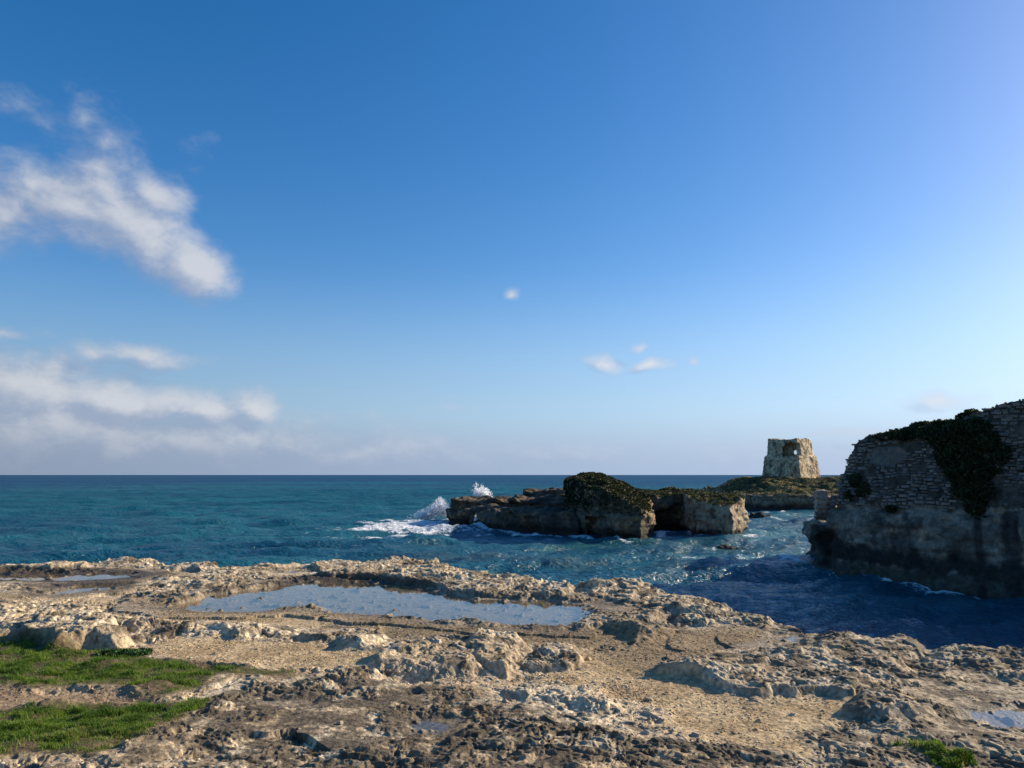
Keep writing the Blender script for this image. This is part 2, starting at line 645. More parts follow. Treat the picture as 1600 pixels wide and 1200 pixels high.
NC, NR = 1180, 640
TH = np.linspace(R(-41), R(41), NC).astype(f32)
rc = np.interp(TH, c_th, c_r).astype(f32)
rc = rc + (0.35 * perlin2(TH * 60, TH * 0 + 3.3) + 0.2 * perlin2(TH * 190, TH * 0 + 1.3)) * (rc / 30)
near = np.linspace(2.2, 9.4, 45)
t = np.linspace(0, 1, NR - 45)
rows = []
r1 = rc + 1.3
RR = np.zeros((NR, NC), f32)
RR[:45] = near[:, None]
inv = 1 / (1 / 9.6 * (1 - t)[:, None] + (1 / r1)[None, :] * t[:, None])
lin = 9.6 * (1 - t)[:, None] + r1[None, :] * t[:, None]
RR[45:] = 0.45 * inv + 0.55 * lin
XX = (RR * np.sin(TH)[None, :]).astype(f32)
YY = (RR * np.cos(TH)[None, :]).astype(f32)
X, Y = XX.ravel(), YY.ravel()
EDGE = (rc[None, :] - RR).ravel()          # metres inside the sea edge

# ragged outlines: warp the plan before measuring distances
w1x = fbm2(X, Y, 1.7, 3, 0.55, 3.1); w1y = fbm2(X, Y, 1.7, 3, 0.55, 8.7)
XW = X + 0.34 * w1x; YW = Y + 0.34 * w1y


def pmask(poly, soft, grow=0.0):
    pl = np.array(poly)
    m = (XW > pl[:, 0].min() - 2.5) & (XW < pl[:, 0].max() + 2.5) & (YW > pl[:, 1].min() - 2.5) & (YW < pl[:, 1].max() + 2.5)
    d = np.full(X.shape, 9, f32)
    d[m] = poly_sdf(XW[m], YW[m], poly)
    return d - grow, 1 - sstep(d - grow, -soft, soft)




def WP(pts):
    return W(pts, WATER)


SAND = [W([(905, 1010), (960, 1022), (1040, 1003), (1100, 985), (1190, 985), (1200, 1008), (1100, 1028), (1040, 1050), (1110, 1080), (1180, 1092), (1320, 1095),
           (1308, 1120), (1255, 1140), (1270, 1185), (1150, 1172), (1050, 1130), (970, 1100), (900, 1072), (830, 1068), (860, 1050), (905, 1042)]),
        W([(540, 962), (700, 980), (900, 988), (965, 985), (985, 1003), (900, 1008), (700, 1000), (560, 988)]),
        W([(190, 1012), (300, 996), (400, 1000), (520, 1015), (620, 1022), (600, 1042), (450, 1042), (350, 1042), (230, 1026)]),
        W([(250, 950), (420, 958), (540, 962), (500, 978), (380, 972), (260, 968)]),
        W([(-60, 1058), (100, 1086), (240, 1086), (255, 1096), (100, 1108), (-60, 1100)]),
        W([(-60, 925), (60, 930), (180, 935), (150, 948), (-60, 945)])]
GRASS = [W([(-120, 995), (20, 1000), (90, 1018), (215, 1018), (235, 1036), (330, 1038), (400, 1050), (460, 1052), (445, 1064), (330, 1070), (280, 1082), (245, 1094), (200, 1086), (120, 1078), (-120, 1062)]),
         W([(-160, 1094), (60, 1112), (140, 1106), (230, 1098), (330, 1100), (310, 1122), (255, 1142), (200, 1158), (150, 1178), (70, 1182), (-160, 1200)]),
         W([(1405, 1172), (1440, 1164), (1468, 1172), (1462, 1188), (1420, 1188)])]
POOLS = [  # outline, depth
    (WP([(262, 946), (330, 930), (420, 918), (490, 908), (560, 908), (640, 914), (690, 924), (745, 937), (860, 938), (915, 945), (948, 966), (880, 982), (760, 978), (650, 968), (570, 962), (480, 950), (400, 956), (300, 957)]), 0.10),
    (WP([(-120, 898), (-60, 897), (90, 896), (180, 897), (232, 901), (160, 909), (60, 908), (-60, 906), (-120, 904)]), 0.10),
    (WP([(70, 927), (110, 917), (180, 916), (170, 923), (120, 928), (80, 932)]), 0.08),
    (WP([(262, 892), (300, 891), (302, 897), (265, 898)]), 0.10),
    (WP([(424, 890), (470, 888), (472, 894), (430, 896)]), 0.10),
    (WP([(1140, 1012), (1180, 1003), (1205, 1010), (1190, 1018), (1150, 1020)]), 0.05),
    (WP([(1208, 993), (1262, 995), (1256, 1008), (1222, 1009)]), 0.08),
    (WP([(1012, 970), (1048, 969), (1062, 977), (1030, 979)]), 0.06),
    (WP([(1490, 1128), (1530, 1106), (1570, 1108), (1680, 1118), (1700, 1150), (1600, 1140), (1540, 1134)]), 0.14),
    (WP([(625, 1134), (660, 1126), (712, 1132), (690, 1146), (640, 1147)]), 0.06),
    (WP([(410, 1100), (450, 1088), (500, 1090), (485, 1104), (440, 1108)]), 0.03),
    (WP([(1150, 1045), (1200, 1042), (1215, 1053), (1165, 1056)]), 0.03),
]
SLABS = [  # outline, height, softness
    (W([(-400, 876), (0, 880), (130, 874), (150, 888), (60, 892), (-100, 893), (-400, 890)]), 0.36, 0.3),
    (W([(500, 903), (570, 906), (655, 915), (726, 932), (768, 937), (857, 937), (900, 922), (960, 925), (1010, 935), (1010, 905), (850, 895), (760, 888), (690, 878), (600, 866), (540, 862), (485, 874)]), 0.44, 0.10),
    (W([(1044, 1055), (1112, 1077), (1180, 1089), (1265, 1089), (1319, 1094), (1340, 1060), (1420, 1040), (1400, 1020), (1290, 1012), (1200, 1022), (1100, 1032), (1060, 1038)]), 0.22, 0.07),
    (W([(1308, 1118), (1330, 1096), (1400, 1084), (1450, 1090), (1490, 1110), (1500, 1122), (1440, 1130), (1370, 1128)]), 0.30, 0.16),
    (W([(1255, 1012), (1290, 1000), (1340, 988), (1440, 1000), (1450, 1015), (1380, 1030), (1300, 1024)]), 0.24, 0.18),
    (W([(1440, 1030), (1500, 1014), (1720, 1015), (1760, 1090), (1560, 1092), (1480, 1078)]), 0.26, 0.2),
    (W([(25, 1006), (55, 986), (110, 973), (160, 980), (196, 1004), (190, 1016), (140, 1016), (85, 1022), (60, 1012)]), 0.74, 0.16),
    (W([(180, 988), (230, 966), (300, 976), (330, 990), (260, 997)]), 0.24, 0.14),
    (W([(340, 988), (360, 976), (405, 976), (412, 990), (360, 998)]), 0.24, 0.12),
    (W([(475, 1002), (545, 986), (600, 983), (615, 1000), (560, 1014), (500, 1008)]), 0.26, 0.12),
    (W([(585, 1042), (600, 1024), (640, 1014), (700, 1010), (748, 1020), (752, 1044), (740, 1056), (640, 1052)]), 0.40, 0.22),
    (W([(738, 1020), (760, 1000), (800, 1004), (818, 1040), (790, 1056), (755, 1050)]), 0.40, 0.14),
    (W([(810, 1030), (840, 1012), (880, 1010), (905, 1028), (880, 1042), (830, 1046)]), 0.34, 0.12),
    (W([(505, 1068), (545, 1052), (590, 1048), (606, 1060), (580, 1074)]), 0.20, 0.12),
    (W([(960, 985), (1010, 965), (1075, 975), (1060, 992), (1010, 1002)]), 0.14, 0.10),
    (W([(905, 930), (950, 912), (1050, 922), (1130, 948), (1210, 972), (1190, 988), (1100, 972), (1000, 955)]), 0.26, 0.16),
    (W([(1060, 965), (1100, 970), (1180, 985), (1170, 995), (1110, 985), (1070, 978)]), 0.14, 0.10),
    (W([(800, 1078), (850, 1072), (920, 1080), (975, 1102), (960, 1118), (880, 1104), (800, 1096)]), 0.16, 0.16),
    (W([(640, 1240), (690, 1160), (800, 1122), (900, 1142), (1000, 1168), (1100, 1178), (1250, 1190), (1320, 1240)]), 0.16, 0.12),
    (W([(40, 1230), (60, 1196), (100, 1186), (170, 1192), (190, 1230)]), 0.18, 0.10),
    (W([(60, 920), (130, 930), (180, 948), (240, 955), (200, 970), (100, 975), (-60, 985), (-60, 950), (20, 940)]), 0.20, 0.25),
    (W([(230, 905), (330, 902), (380, 905), (370, 918), (250, 920)]), 0.18, 0.15),
    (W([(100, 882), (180, 876), (260, 884), (420, 880), (500, 874), (480, 885), (400, 889), (250, 889), (120, 888)]), 0.22, 0.18),
    (W([(1290, 1060), (1400, 1045), (1470, 1075), (1450, 1085), (1330, 1090)]), 0.14, 0.14),
    (W([(330, 1080), (420, 1072), (520, 1075), (600, 1085), (540, 1098), (400, 1085)]), 0.14, 0.14),
]
DARK = W([(180, 1150), (310, 1095), (420, 1068), (560, 1062), (640, 1082), (800, 1102), (900, 1135), (1000, 1165), (1200, 1188), (1260, 1240), (150, 1240), (300, 1185)])
PALE = W([(630, 1064), (640, 1028), (690, 1020), (748, 1026), (760, 1055), (830, 1062), (900, 1050), (1000, 1090), (1080, 1140), (1180, 1165), (1000, 1150), (880, 1100), (760, 1082), (690, 1080)])

sand = np.zeros(X.shape, f32)
for p in SAND:
    sand = np.maximum(sand, pmask(p, 0.28)[1])
grass_d = [pmask(p, 0.2) for p in GRASS]
grass = np.maximum.reduce([g_[1] for g_ in grass_d])
slab = np.zeros(X.shape, f32)
for p, h_, s_ in SLABS:
    k = pmask(p, s_)[1]
    slab = np.maximum(slab, 0.47 * h_ * k)
pool_d = [pmask(p, 0.1)[0] for p, _ in POOLS]
nearpool = 1 - sstep(np.minimum.reduce(pool_d), 0.0, 0.9)

rockm = np.clip(1 - np.maximum(sand * (1 - np.clip(slab * 5, 0, 1)), grass), 0, 1)
# karst relief: scooped basins with sharp crests between, at four sizes, over low ledges
wx = X + 0.16 * fbm2(X, Y, 0.8, 3, 0.5, 21.0); wy = Y + 0.16 * fbm2(X, Y, 0.8, 3, 0.5, 33.0)
a1, a2 = worley2(wx * 0.8, wy, 1.25, 1)
b1, b2 = worley2(wx * 0.85, wy, 0.47, 2)
c1, c2 = worley2(wx * 0.9, wy, 0.19, 3)
e1, e2 = worley2(wx, wy, 0.085, 4)
big = fbm2(X, Y, 5.0, 3, 0.5, 5.0)
med = fbm2(wx, wy, 1.9, 4, 0.55, 2.0)
stp = 0.13
q_ = (med * 0.34 + 0.5) / stp
terr = (np.floor(q_) + sstep(q_ - np.floor(q_), 0.72, 0.98)) * stp - 0.5
patch = sstep(fbm2(X, Y, 2.8, 3, 0.5, 14.0), -0.45, 0.55)
med2 = fbm2(wx * 0.8, wy, 0.85, 4, 0.55, 27.0)
q2 = (med2 * 0.11 + 0.5) / 0.05
terr2 = (np.floor(q2) + sstep(q2 - np.floor(q2), 0.7, 0.98)) * 0.05 - 0.5
rough_ = sstep(fbm2(X, Y, 1.3, 3, 0.55, 19.0) + 0.35 * patch, -0.15, 0.35)
pits = -0.075 * (1 - sstep(c1, 0.10, 0.34)) * rough_ - 0.05 * (1 - sstep(e1, 0.12, 0.36)) * (0.3 + 0.7 * rough_) - 0.06 * (1 - sstep(b1, 0.06, 0.3)) * patch
hump = np.abs(fbm2(wx * 0.75, wy, 1.5, 3, 0.45, 37.0))
relief = 0.34 * terr + 0.6 * terr2 + 0.09 * patch * np.minimum(hump, 0.8) + 0.02 * patch * (a1 - 0.45) + 0.62 * pits + rough_ * (0.010 * (c1 - 0.4) + 0.008 * (e1 - 0.4) + 0.014 * fbm2(X, Y, 0.3, 3, 0.6, 7.0)) + 0.006 * fbm2(X, Y, 0.12, 2, 0.6, 17.0)
relief = relief * (0.72 + 0.28 * sstep(RR.ravel(), 12, 24))
soft_ = 0.010 * fbm2(X, Y, 0.25, 3, 0.6, 2.2) + 0.035 * fbm2(X, Y, 1.6, 2, 0.5, 9.0)
striae = 0.05 * np.abs(perlin2((X * 0.95 - Y * 0.3) / 0.9, (Y * 0.95 + X * 0.3) / 0.13)) + 0.03 * np.abs(perlin2(X / 0.35, Y / 0.06 + X))
d_dark, dark_m = pmask(DARK, 0.5)
Z = Z0 + 0.10 * big * rockm + slab + rockm * (relief + 0.05) + (1 - rockm) * soft_
Z = Z + dark_m * rockm * striae * 0.8
Z = Z + grass * (0.05 + 0.06 * fbm2(X, Y, 0.9, 2, 0.5, 4.0))
# the ground climbs from the shelf to the bank the photographer stands on
rr = RR.ravel()
Z = Z + np.interp(rr, [2.2, 3.2, 9.6, 12.0], [2.0, 1.9, 0.12, 0.0]).astype(f32)
LOW = [[(-200, 903), (240, 900), (290, 915), (150, 919), (-200, 924)], [(60, 926), (200, 921), (190, 940), (60, 943)], [(230, 948), (480, 953), (570, 965), (570, 988), (400, 985), (230, 972)],
       [(1120, 1016), (1275, 1004), (1290, 1018), (1150, 1030)], [(1470, 1130), (1720, 1144), (1720, 1164), (1470, 1150)], [(1000, 975), (1072, 977), (1068, 992), (1003, 990)],
       [(610, 1143), (725, 1143), (725, 1164), (610, 1164)], [(415, 893), (485, 892), (485, 902), (415, 904)], [(250, 896), (308, 895), (308, 903), (250, 904)]]
low = np.maximum.reduce([pmask(W(p_), 0.3)[1] for p_ in LOW])
Z = Z * (1 - 0.9 * low) + 0.9 * low * (WATER + 0.025 + 0.28 * np.maximum(Z - Z0, -0.05))
for (pl, dep), d in zip(POOLS, pool_d):
    bed = WATER - dep * sstep(-d, 0.0, 0.7) + 0.01 + 0.022 * fbm2(X, Y, 0.9, 3, 0.5, 6.0) + 0.22 * np.maximum(perlin2(X / 0.45, Y / 0.35) + 0.3 * perlin2(X / 0.12, Y / 0.12) - 0.42, 0)
    ins = 1 - sstep(d, -0.08, 0.12)
    Z = Z * (1 - ins) + bed * ins
    ring = (d > 0.0) & (d < 1.3)
    Z[ring] = np.maximum(Z[ring], WATER + 0.008 + 0.07 * sstep(d[ring], 0.0, 1.0) + 0.02 * c1[ring])
rim = sstep(EDGE, 0.0, 0.9)
Z = np.where(EDGE < 0.35, Z - (1 - sstep(EDGE, -0.75, 0.35)) * 4.6, Z)
# jut and hollow the steep faces
n3 = 0.05
dX = n3 * perlin3(X / 0.34, Y / 0.34, Z / 0.13) * rockm
dY = n3 * perlin3(X / 0.34 + 40, Y / 0.34, Z / 0.13 + 9) * rockm
VX, VY = X + dX, Y + dY
ii = (np.arange(NR - 1)[:, None] * NC + np.arange(NC - 1)[None, :]).ravel()
quads = np.stack([ii, ii + 1, ii + 1 + NC, ii + NC], 1)
SV = np.stack([VX, VY, Z], 1).astype(f32)

# albedo of the shelf
tone = fbm2(X, Y, 2.4, 5, 0.6, 44.0)
C = lerp3((0.50, 0.38, 0.235), (0.82, 0.66, 0.435), sstep(tone, -0.6, 0.7))
C = mixc(C, (0.44, 0.30, 0.17), 0.55 * sstep(fbm2(X, Y, 1.1, 4, 0.6, 51.0), 0.15, 0.8))          # ochre iron staining
rightness = sstep(X / np.maximum(Y, 1), 0.12, 0.42)
C = mixc(C, (0.40, 0.325, 0.22), 0.45 * rightness)
lich = fbm2(X, Y, 0.75, 5, 0.65, 61.0)
pal = pmask(PALE, 0.3)[1]
lk = np.maximum(sstep(lich + 0.25 * rightness - 0.5 * pal, 0.10, 0.45), 0.6 * sstep(fbm2(X, Y, 0.26, 4, 0.65, 66.0) + 0.5 * tone - 0.5 * pal, 0.12, 0.5))
C = mixc(C, (0.095, 0.075, 0.05), 0.78 * lk * rockm)
C = mixc(C, (0.68, 0.54, 0.35), 0.6 * pal * sstep(tone, -0.5, 0.5))
dk = dark_m * sstep(fbm2(X, Y, 0.5, 5, 0.65, 71.0) + 0.45, -0.1, 0.45)
C = mixc(C, (0.105, 0.082, 0.055), 0.82 * dk)
sandc = lerp3((0.42, 0.295, 0.155), (0.57, 0.42, 0.235), sstep(fbm2(X, Y, 0.9, 4, 0.6, 81.0), -0.6, 0.6))
C = C * rockm[:, None] + sandc * (1 - rockm)[:, None]
damp = pmask(W([(890, 985), (1190, 984), (1200, 1010), (1100, 1028), (1030, 1052), (960, 1036), (900, 1012), (700, 1002), (560, 990), (540, 966), (700, 982)]), 0.45)[1]
C = mixc(C, (0.20, 0.145, 0.082), 0.72 * damp * (1 - np.clip(slab * 5, 0, 1)))
mud = 1 - sstep(np.minimum.reduce(pool_d[:1] + pool_d[1:3]), -0.05, 2.0)
wetn = np.clip(mud * (1 - np.clip((Z - WATER - 0.12) / 0.14, 0, 1)), 0, 1)
allp = 1 - sstep(np.minimum.reduce(pool_d), -0.05, 0.35)
wetn = np.maximum(wetn, allp * (1 - np.clip((Z - WATER - 0.06) / 0.08, 0, 1)))
inpool = 1 - sstep(np.minimum.reduce(pool_d), -0.15, 0.05)
C = mixc(C, (0.15, 0.112, 0.065), 0.8 * wetn * (1 - inpool))
C = mixc(C, (0.27, 0.215, 0.14), 0.85 * inpool)
ledge_shade = (1 - sstep(np.minimum.reduce(pool_d[:3]) + 0.3 * tone, 0.3, 1.1)) * (1 - sstep(Z + 0.06 * lich, WATER + 0.16, WATER + 0.34)) * (np.minimum.reduce(pool_d[:3]) > -0.2)
C = mixc(C, (0.075, 0.058, 0.038), 0.85 * ledge_shade * sstep(Y, 26.5, 27.5))  # shade of the low ledge faces beside the pools, painted dark
earth = pmask(SAND[4], 0.25)[1]
C = mixc(C, (0.29, 0.20, 0.12), 0.8 * earth)
soil = lerp3((0.17, 0.115, 0.062), (0.09, 0.085, 0.03), sstep(fbm2(X, Y, 0.5, 3, 0.6, 91.0), -0.3, 0.3))
C = C * (1 - grass)[:, None] + soil * grass[:, None]
C = mixc(C, (0.06, 0.05, 0.035), 1 - sstep(Z, 0.8, 2.2))
shelf = mesh_np('rock_shelf', SV, quads[:, ::-1], M_shelf, C, {'wet': wetn * 0.6})
tag(shelf, 'pitted tan limestone shelf with rain pools above the sea', None, None, 'structure')
SHELF_AREA = np.zeros((NR, NC), f32)
SHELF_AREA[:-1] = np.diff(RR, axis=0) * RR[:-1] * (TH[1] - TH[0])
SHELF_AREA = SHELF_AREA.ravel()

# land behind and beside the camera
gx = np.linspace(-80, 80, 90); gy = np.linspace(-90, 3.0, 60)
GX, GY = np.meshgrid(gx, gy, indexing='ij')
GZ = 4.85 + 0.25 * fbm2(GX.astype(f32), GY.astype(f32), 9.0, 3) - 0.02 * np.maximum(GY + 4, 0) ** 2
gi_ = (np.arange(89)[:, None] * 60 + np.arange(59)[None, :]).ravel()
gv = np.stack([GX.ravel(), GY.ravel(), GZ.ravel()], 1)
gc = np.tile(np.array([[0.30, 0.24, 0.15]], f32), (len(gv), 1))
gc = mixc(gc, (0.09, 0.09, 0.035), sstep(fbm2(gv[:, 0], gv[:, 1], 6.0, 3, 0.5, 3.0), -0.2, 0.3))
tag(mesh_np('ground', gv, np.stack([gi_, gi_ + 60, gi_ + 61, gi_ + 1], 1), M_shelf, gc), None, None, None, 'structure')

# standing rain water
POOL_LABEL = ['large shallow rain pool reflecting sky below the overhanging ledge', 'long thin rain pool close to the sea edge, left of the rest',
              'narrow sliver of pool beside pale hummocks', 'tiny rain pool in a hollow of the outer rim', 'small pool tucked behind the dark end of the ledge',
              'shallow puddle on gravel beside the right rock ridge', 'bright small pool between dark rocks near the inlet edge',
              'small puddle among flat dark ridges beside the gravel path', 'muddy edged pool under a rounded rock knob', 'dark puddle in the blackened rock',
              'faint wet puddle in dark mud near the grass', 'thin film of water on top of the layered ledge']
for n_i, ((pl, dep), lab) in enumerate(zip(POOLS, POOL_LABEL)):
    c = np.mean(np.array(pl), axis=0)
    big_ = []
    grow = 0.7 if n_i < 2 else 0.4
    n = len(pl)
    for i in range(n):                                   # push the outline out under the banks
        ax_, ay_ = pl[i - 1]; bx_, by_ = pl[(i + 1) % n]
        tx, ty = bx_ - ax_, by_ - ay_
        L_ = math.hypot(tx, ty) + 1e-6
        ox, oy = ty / L_, -tx / L_
        if (pl[i][0] - c[0]) * ox + (pl[i][1] - c[1]) * oy < 0:
            ox, oy = -ox, -oy
        big_.append((pl[i][0] + grow * ox, pl[i][1] + grow * oy))
    me = bpy.data.meshes.new('rain_pool')
    me.from_pydata([(a - c[0], b - c[1], 0) for a, b in big_], [], [list(range(n))])
    me.update()
    if me.polygons[0].normal.z < 0:
        me.flip_normals()
    me.materials.append(M_pool)
    o = bpy.data.objects.new('rain_pool', me)
    COL.objects.link(o)
    o.location = (c[0], c[1], WATER)
    tag(o, lab, 'pool', None, 'structure')
#@@END_SHELF

#@@SEA
# ------------------------------------------------------------------ the sea
NA, NRS = 900, 620
sth = np.linspace(R(-50), R(50), NA)
sr = np.concatenate([np.geomspace(13, 420, 540), np.geomspace(440, 90000, NRS - 540)])
SX = (sr[:, None] * np.sin(sth)[None, :]).astype(f32).ravel()
SY = (sr[:, None] * np.cos(sth)[None, :]).astype(f32).ravel()
SR = np.repeat(sr, NA).astype(f32)
SZ = np.zeros_like(SX)
wr = np.random.default_rng(5)
wpx = SX + 1.5 * perlin2(SX / 9, SY / 9); wpy = SY + 1.5 * perlin2(SX / 9 + 7, SY / 9)
for i in range(46):
    lam = 1.1 * (1.16 ** (i % 23)) * wr.uniform(0.9, 1.1)
    th = R(wr.normal(-20, 34))
    amp = 0.024 * lam ** 0.66
    ph = wr.uniform(0, 6.28)
    att = 1 / (1 + (SR * 0.02 / lam) ** 2)
    k = 2 * math.pi / lam
    s_ = np.sin(k * (wpx * math.sin(th) + wpy * math.cos(th)) + ph)
    SZ += amp * att * (1 - 1.6 * np.abs(s_) ** 0.9 * 0.5 + 0.5 * s_)
for i in range(12):
    lam = wr.uniform(0.8, 2.6)
    th = R(wr.normal(-14, 17))
    k = 2 * math.pi / lam
    s_ = np.sin(k * (wpx * math.sin(th) + wpy * math.cos(th)) + wr.uniform(0, 6.28) + 1.5 * perlin2(SX / 3.1 + i, SY / 3.1))
    SZ += 0.015 * lam * (0.5 - np.abs(s_)) / (1 + (SR / 75) ** 3)
SZ += 0.10 * perlin2(SX / 9, SY / 4.5) / (1 + (SR / 260) ** 2) + 0.16 * perlin2(SX / 26 + 4, SY / 11) / (1 + (SR / 700) ** 2)
SZ -= float(SZ[:NA * 500].mean())
SZ[SR > 3000] = 0

# foam, white where the swell breaks
foam = np.zeros_like(SX)
HEAD_FACE = [(21.3, 63), (21.6, 58), (29.6, 45), (33.3, 36), (34, 26)]


def line_d(x, y, pts):
    d = np.full(x.shape, 1e9, f32)
    for (ax, ay), (bx, by) in zip(pts[:-1], pts[1:]):
        ex, ey = bx - ax, by - ay
        tt = np.clip(((x - ax) * ex + (y - ay) * ey) / (ex * ex + ey * ey), 0, 1)
        d = np.minimum(d, (x - ax - ex * tt) ** 2 + (y - ay - ey * tt) ** 2)
    return np.sqrt(d)


nearm = SR < 420
x_, y_ = SX[nearm], SY[nearm]
fz = fbm2(x_, y_, 5.0, 4, 0.6, 2.0)
streak = fbm2(x_ / 2.2, y_, 2.6, 4, 0.6, 7.0)
fo_ = np.zeros_like(x_)
dd = np.hypot((x_ + 13.0) / 12.0, (y_ - 104) / 24.0)
fo_ = np.maximum(fo_, (1.05 - dd) * 0.95 + 0.6 * streak)
dd = np.hypot((x_ + 9.0) / 6.0, (y_ - 101) / 9.0)
fo_ = np.maximum(fo_, (1.1 - dd) * 1.1 + 0.25 * streak)
dl = line_d(x_, y_, [(-9.5, 106), (-5, 99), (0, 94), (5, 89.3), (8.0, 86.5), (12, 80.6)])
fo_ = np.maximum(fo_, 0.9 - dl / 1.6 + 0.4 * fz)
dl = line_d(x_, y_, [(12, 80.6), (15.2, 81.5), (17.5, 92), (20.6, 92), (20.6, 86.5), (25, 84), (28, 88)])
fo_ = np.maximum(fo_, 0.55 - dl / 1.6 + 0.4 * fz)
dl = line_d(x_, y_, HEAD_FACE)
fo_ = np.maximum(fo_, 0.72 - dl / 2.8 + 0.6 * fz)
dl = line_d(x_, y_, [(8, 62.5), (14, 60), (21, 60.5)])
fo_ = np.maximum(fo_, 0.10 - dl / 4.0 + 0.5 * streak)
dd = np.hypot((x_ - 20) / 5.0, (y_ - 62) / 6.0)
fo_ = np.maximum(fo_, (0.9 - dd) * 0.42 + 0.45 * streak)
dd = np.hypot((x_ - 50) / 14, (y_ - 141) / 9)
fo_ = np.maximum(fo_, (0.9 - dd) * 0.55 + 0.45 * streak)
dd = np.hypot((x_ - 42) / 5, (y_ - 126) / 4)
fo_ = np.maximum(fo_, (1.0 - dd) * 0.8 + 0.35 * streak)
caps = sstep(fbm2(x_ / 2.0, y_, 3.0, 3, 0.5, 19.0), 0.78, 1.0) * sstep(fbm2(x_, y_, 30.0, 2, 0.5, 3.0), 0.0, 0.5)
fo_ = np.maximum(fo_, 0.42 * caps)
foam[nearm] = np.clip(fo_, -0.4, 0.95)
SZ[nearm] += 0.16 * np.clip(fo_, 0, 1) * (0.6 + perlin2(x_ / 0.8, y_ / 0.8)) + 0.35 * np.clip(fo_ - 0.5, 0, 1)

# water colour: turquoise over sand, blue over depth, dull over weed
dep = fbm2(SX / 2.4, SY, 22.0, 4, 0.55, 12.0) + 0.0
CS = lerp3((0.011, 0.088, 0.134), (0.017, 0.130, 0.165), sstep(dep, -0.5, 0.6))
CS = mixc(CS, (0.004, 0.058, 0.135), sstep(SR, 140, 900) * 0.92)
far_p = fbm2(SX / 3.0, SY, 120.0, 3, 0.5, 22.0)
CS = mixc(CS, (0.010, 0.125, 0.165), 0.7 * sstep(far_p, 0.0, 0.6) * sstep(SR, 120, 260) * (1 - sstep(SR, 600, 1500)))
weed = sstep(fbm2(SX / 2.0, SY, 9.0, 4, 0.55, 32.0), 0.2, 0.7) * (1 - sstep(np.hypot((SX - 8) / 24, (SY - 66) / 18), 0.6, 1.2))
CS = mixc(CS, (0.055, 0.085, 0.075), 0.5 * weed)
CS = mixc(CS, (0.016, 0.100, 0.100), 0.5 * (1 - sstep(np.hypot((SX - 14) / 16, (SY - 74) / 10), 0.5, 1.1)))
si = (np.arange(NRS - 1)[:, None] * NA + np.arange(NA - 1)[None, :]).ravel()
sea = mesh_np('sea', np.stack([SX, SY, SZ], 1), np.stack([si, si + NA, si + NA + 1, si + 1], 1)[:, ::-1], M_sea, CS, {'foam': foam, 'slope': 0.42 - 0.28 * sstep(SR, 45, 220)})
tag(sea, 'wind ruffled turquoise and deep blue sea reaching the horizon', None, None, 'structure')
#@@END_SEA

#@@ROCKS
# ------------------------------------------------------------------ rocks standing in the sea
FINE = [(0.9, 0.10), (0.42, 0.075), (0.2, 0.04)]


def strata(z, seed, amp=0.25, s=0.55):
    return (amp * perlin2(z / s, z * 0 + seed) + 0.5 * amp * perlin2(z / (s * 0.4), z * 0 + seed + 5)).astype(f32)


def prism(X, Y, z, poly, top, batter=0.0, seed=0.0, st=0.22, notch=0.35, notch_z=0.5, notch_w=0.7):
    """rock with a given plan, top surface, layered sides and a wave-cut notch"""
    d2 = poly_sdf(X, Y, poly)
    off = -batter * z + strata(z, seed, st) - notch * np.exp(-((z - notch_z) / notch_w) ** 2)
    lay = 0.12 * perlin2(X / 3.0 + seed, Y / 3.0)
    F = d2[:, :, None] - off[None, None, :]
    T = z[None, None, :] - (top + lay)[:, :, None]
    return np.maximum(F, T)


def rock_colour(v, n, seed=0.0, base0=(0.23, 0.19, 0.135), base1=(0.40, 0.33, 0.235), veg_z=2.6, veg_n=0.55, tide=0.9, veg=1.0):
    x, y, z = v[:, 0], v[:, 1], v[:, 2]
    t = fbm3(x, y, z * 1.6, 2.4, 4, 0.6, seed)
    C = lerp3(base0, base1, sstep(t, -0.6, 0.7))
    C = mixc(C, (0.42, 0.25, 0.12), 0.5 * sstep(fbm3(x, y, z, 1.5, 3, 0.6, seed + 9), 0.1, 0.8))
    C = mixc(C, (0.06, 0.055, 0.048), 0.75 * sstep(fbm3(x, y, z * 0.6, 1.3, 4, 0.6, seed + 4), 0.1, 0.6))
    wv = 0.45 * fbm3(x, y, z * 0.3, 1.4, 3, 0.6, seed + 2)
    C = mixc(C, (0.022, 0.020, 0.017), 0.92 * (1 - sstep(z + wv, tide - 0.4, tide + 0.5)))
    g = veg * sstep(n[:, 2], veg_n - 0.2, veg_n + 0.2) * sstep(z, veg_z - 0.4, veg_z + 0.5)
    vc = lerp3((0.045, 0.050, 0.018), (0.115, 0.095, 0.035), sstep(fbm3(x, y, z, 1.6, 3, 0.6, seed + 13), -0.4, 0.5))
    C = C * (1 - g)[:, None] + vc * g[:, None]
    return C, g


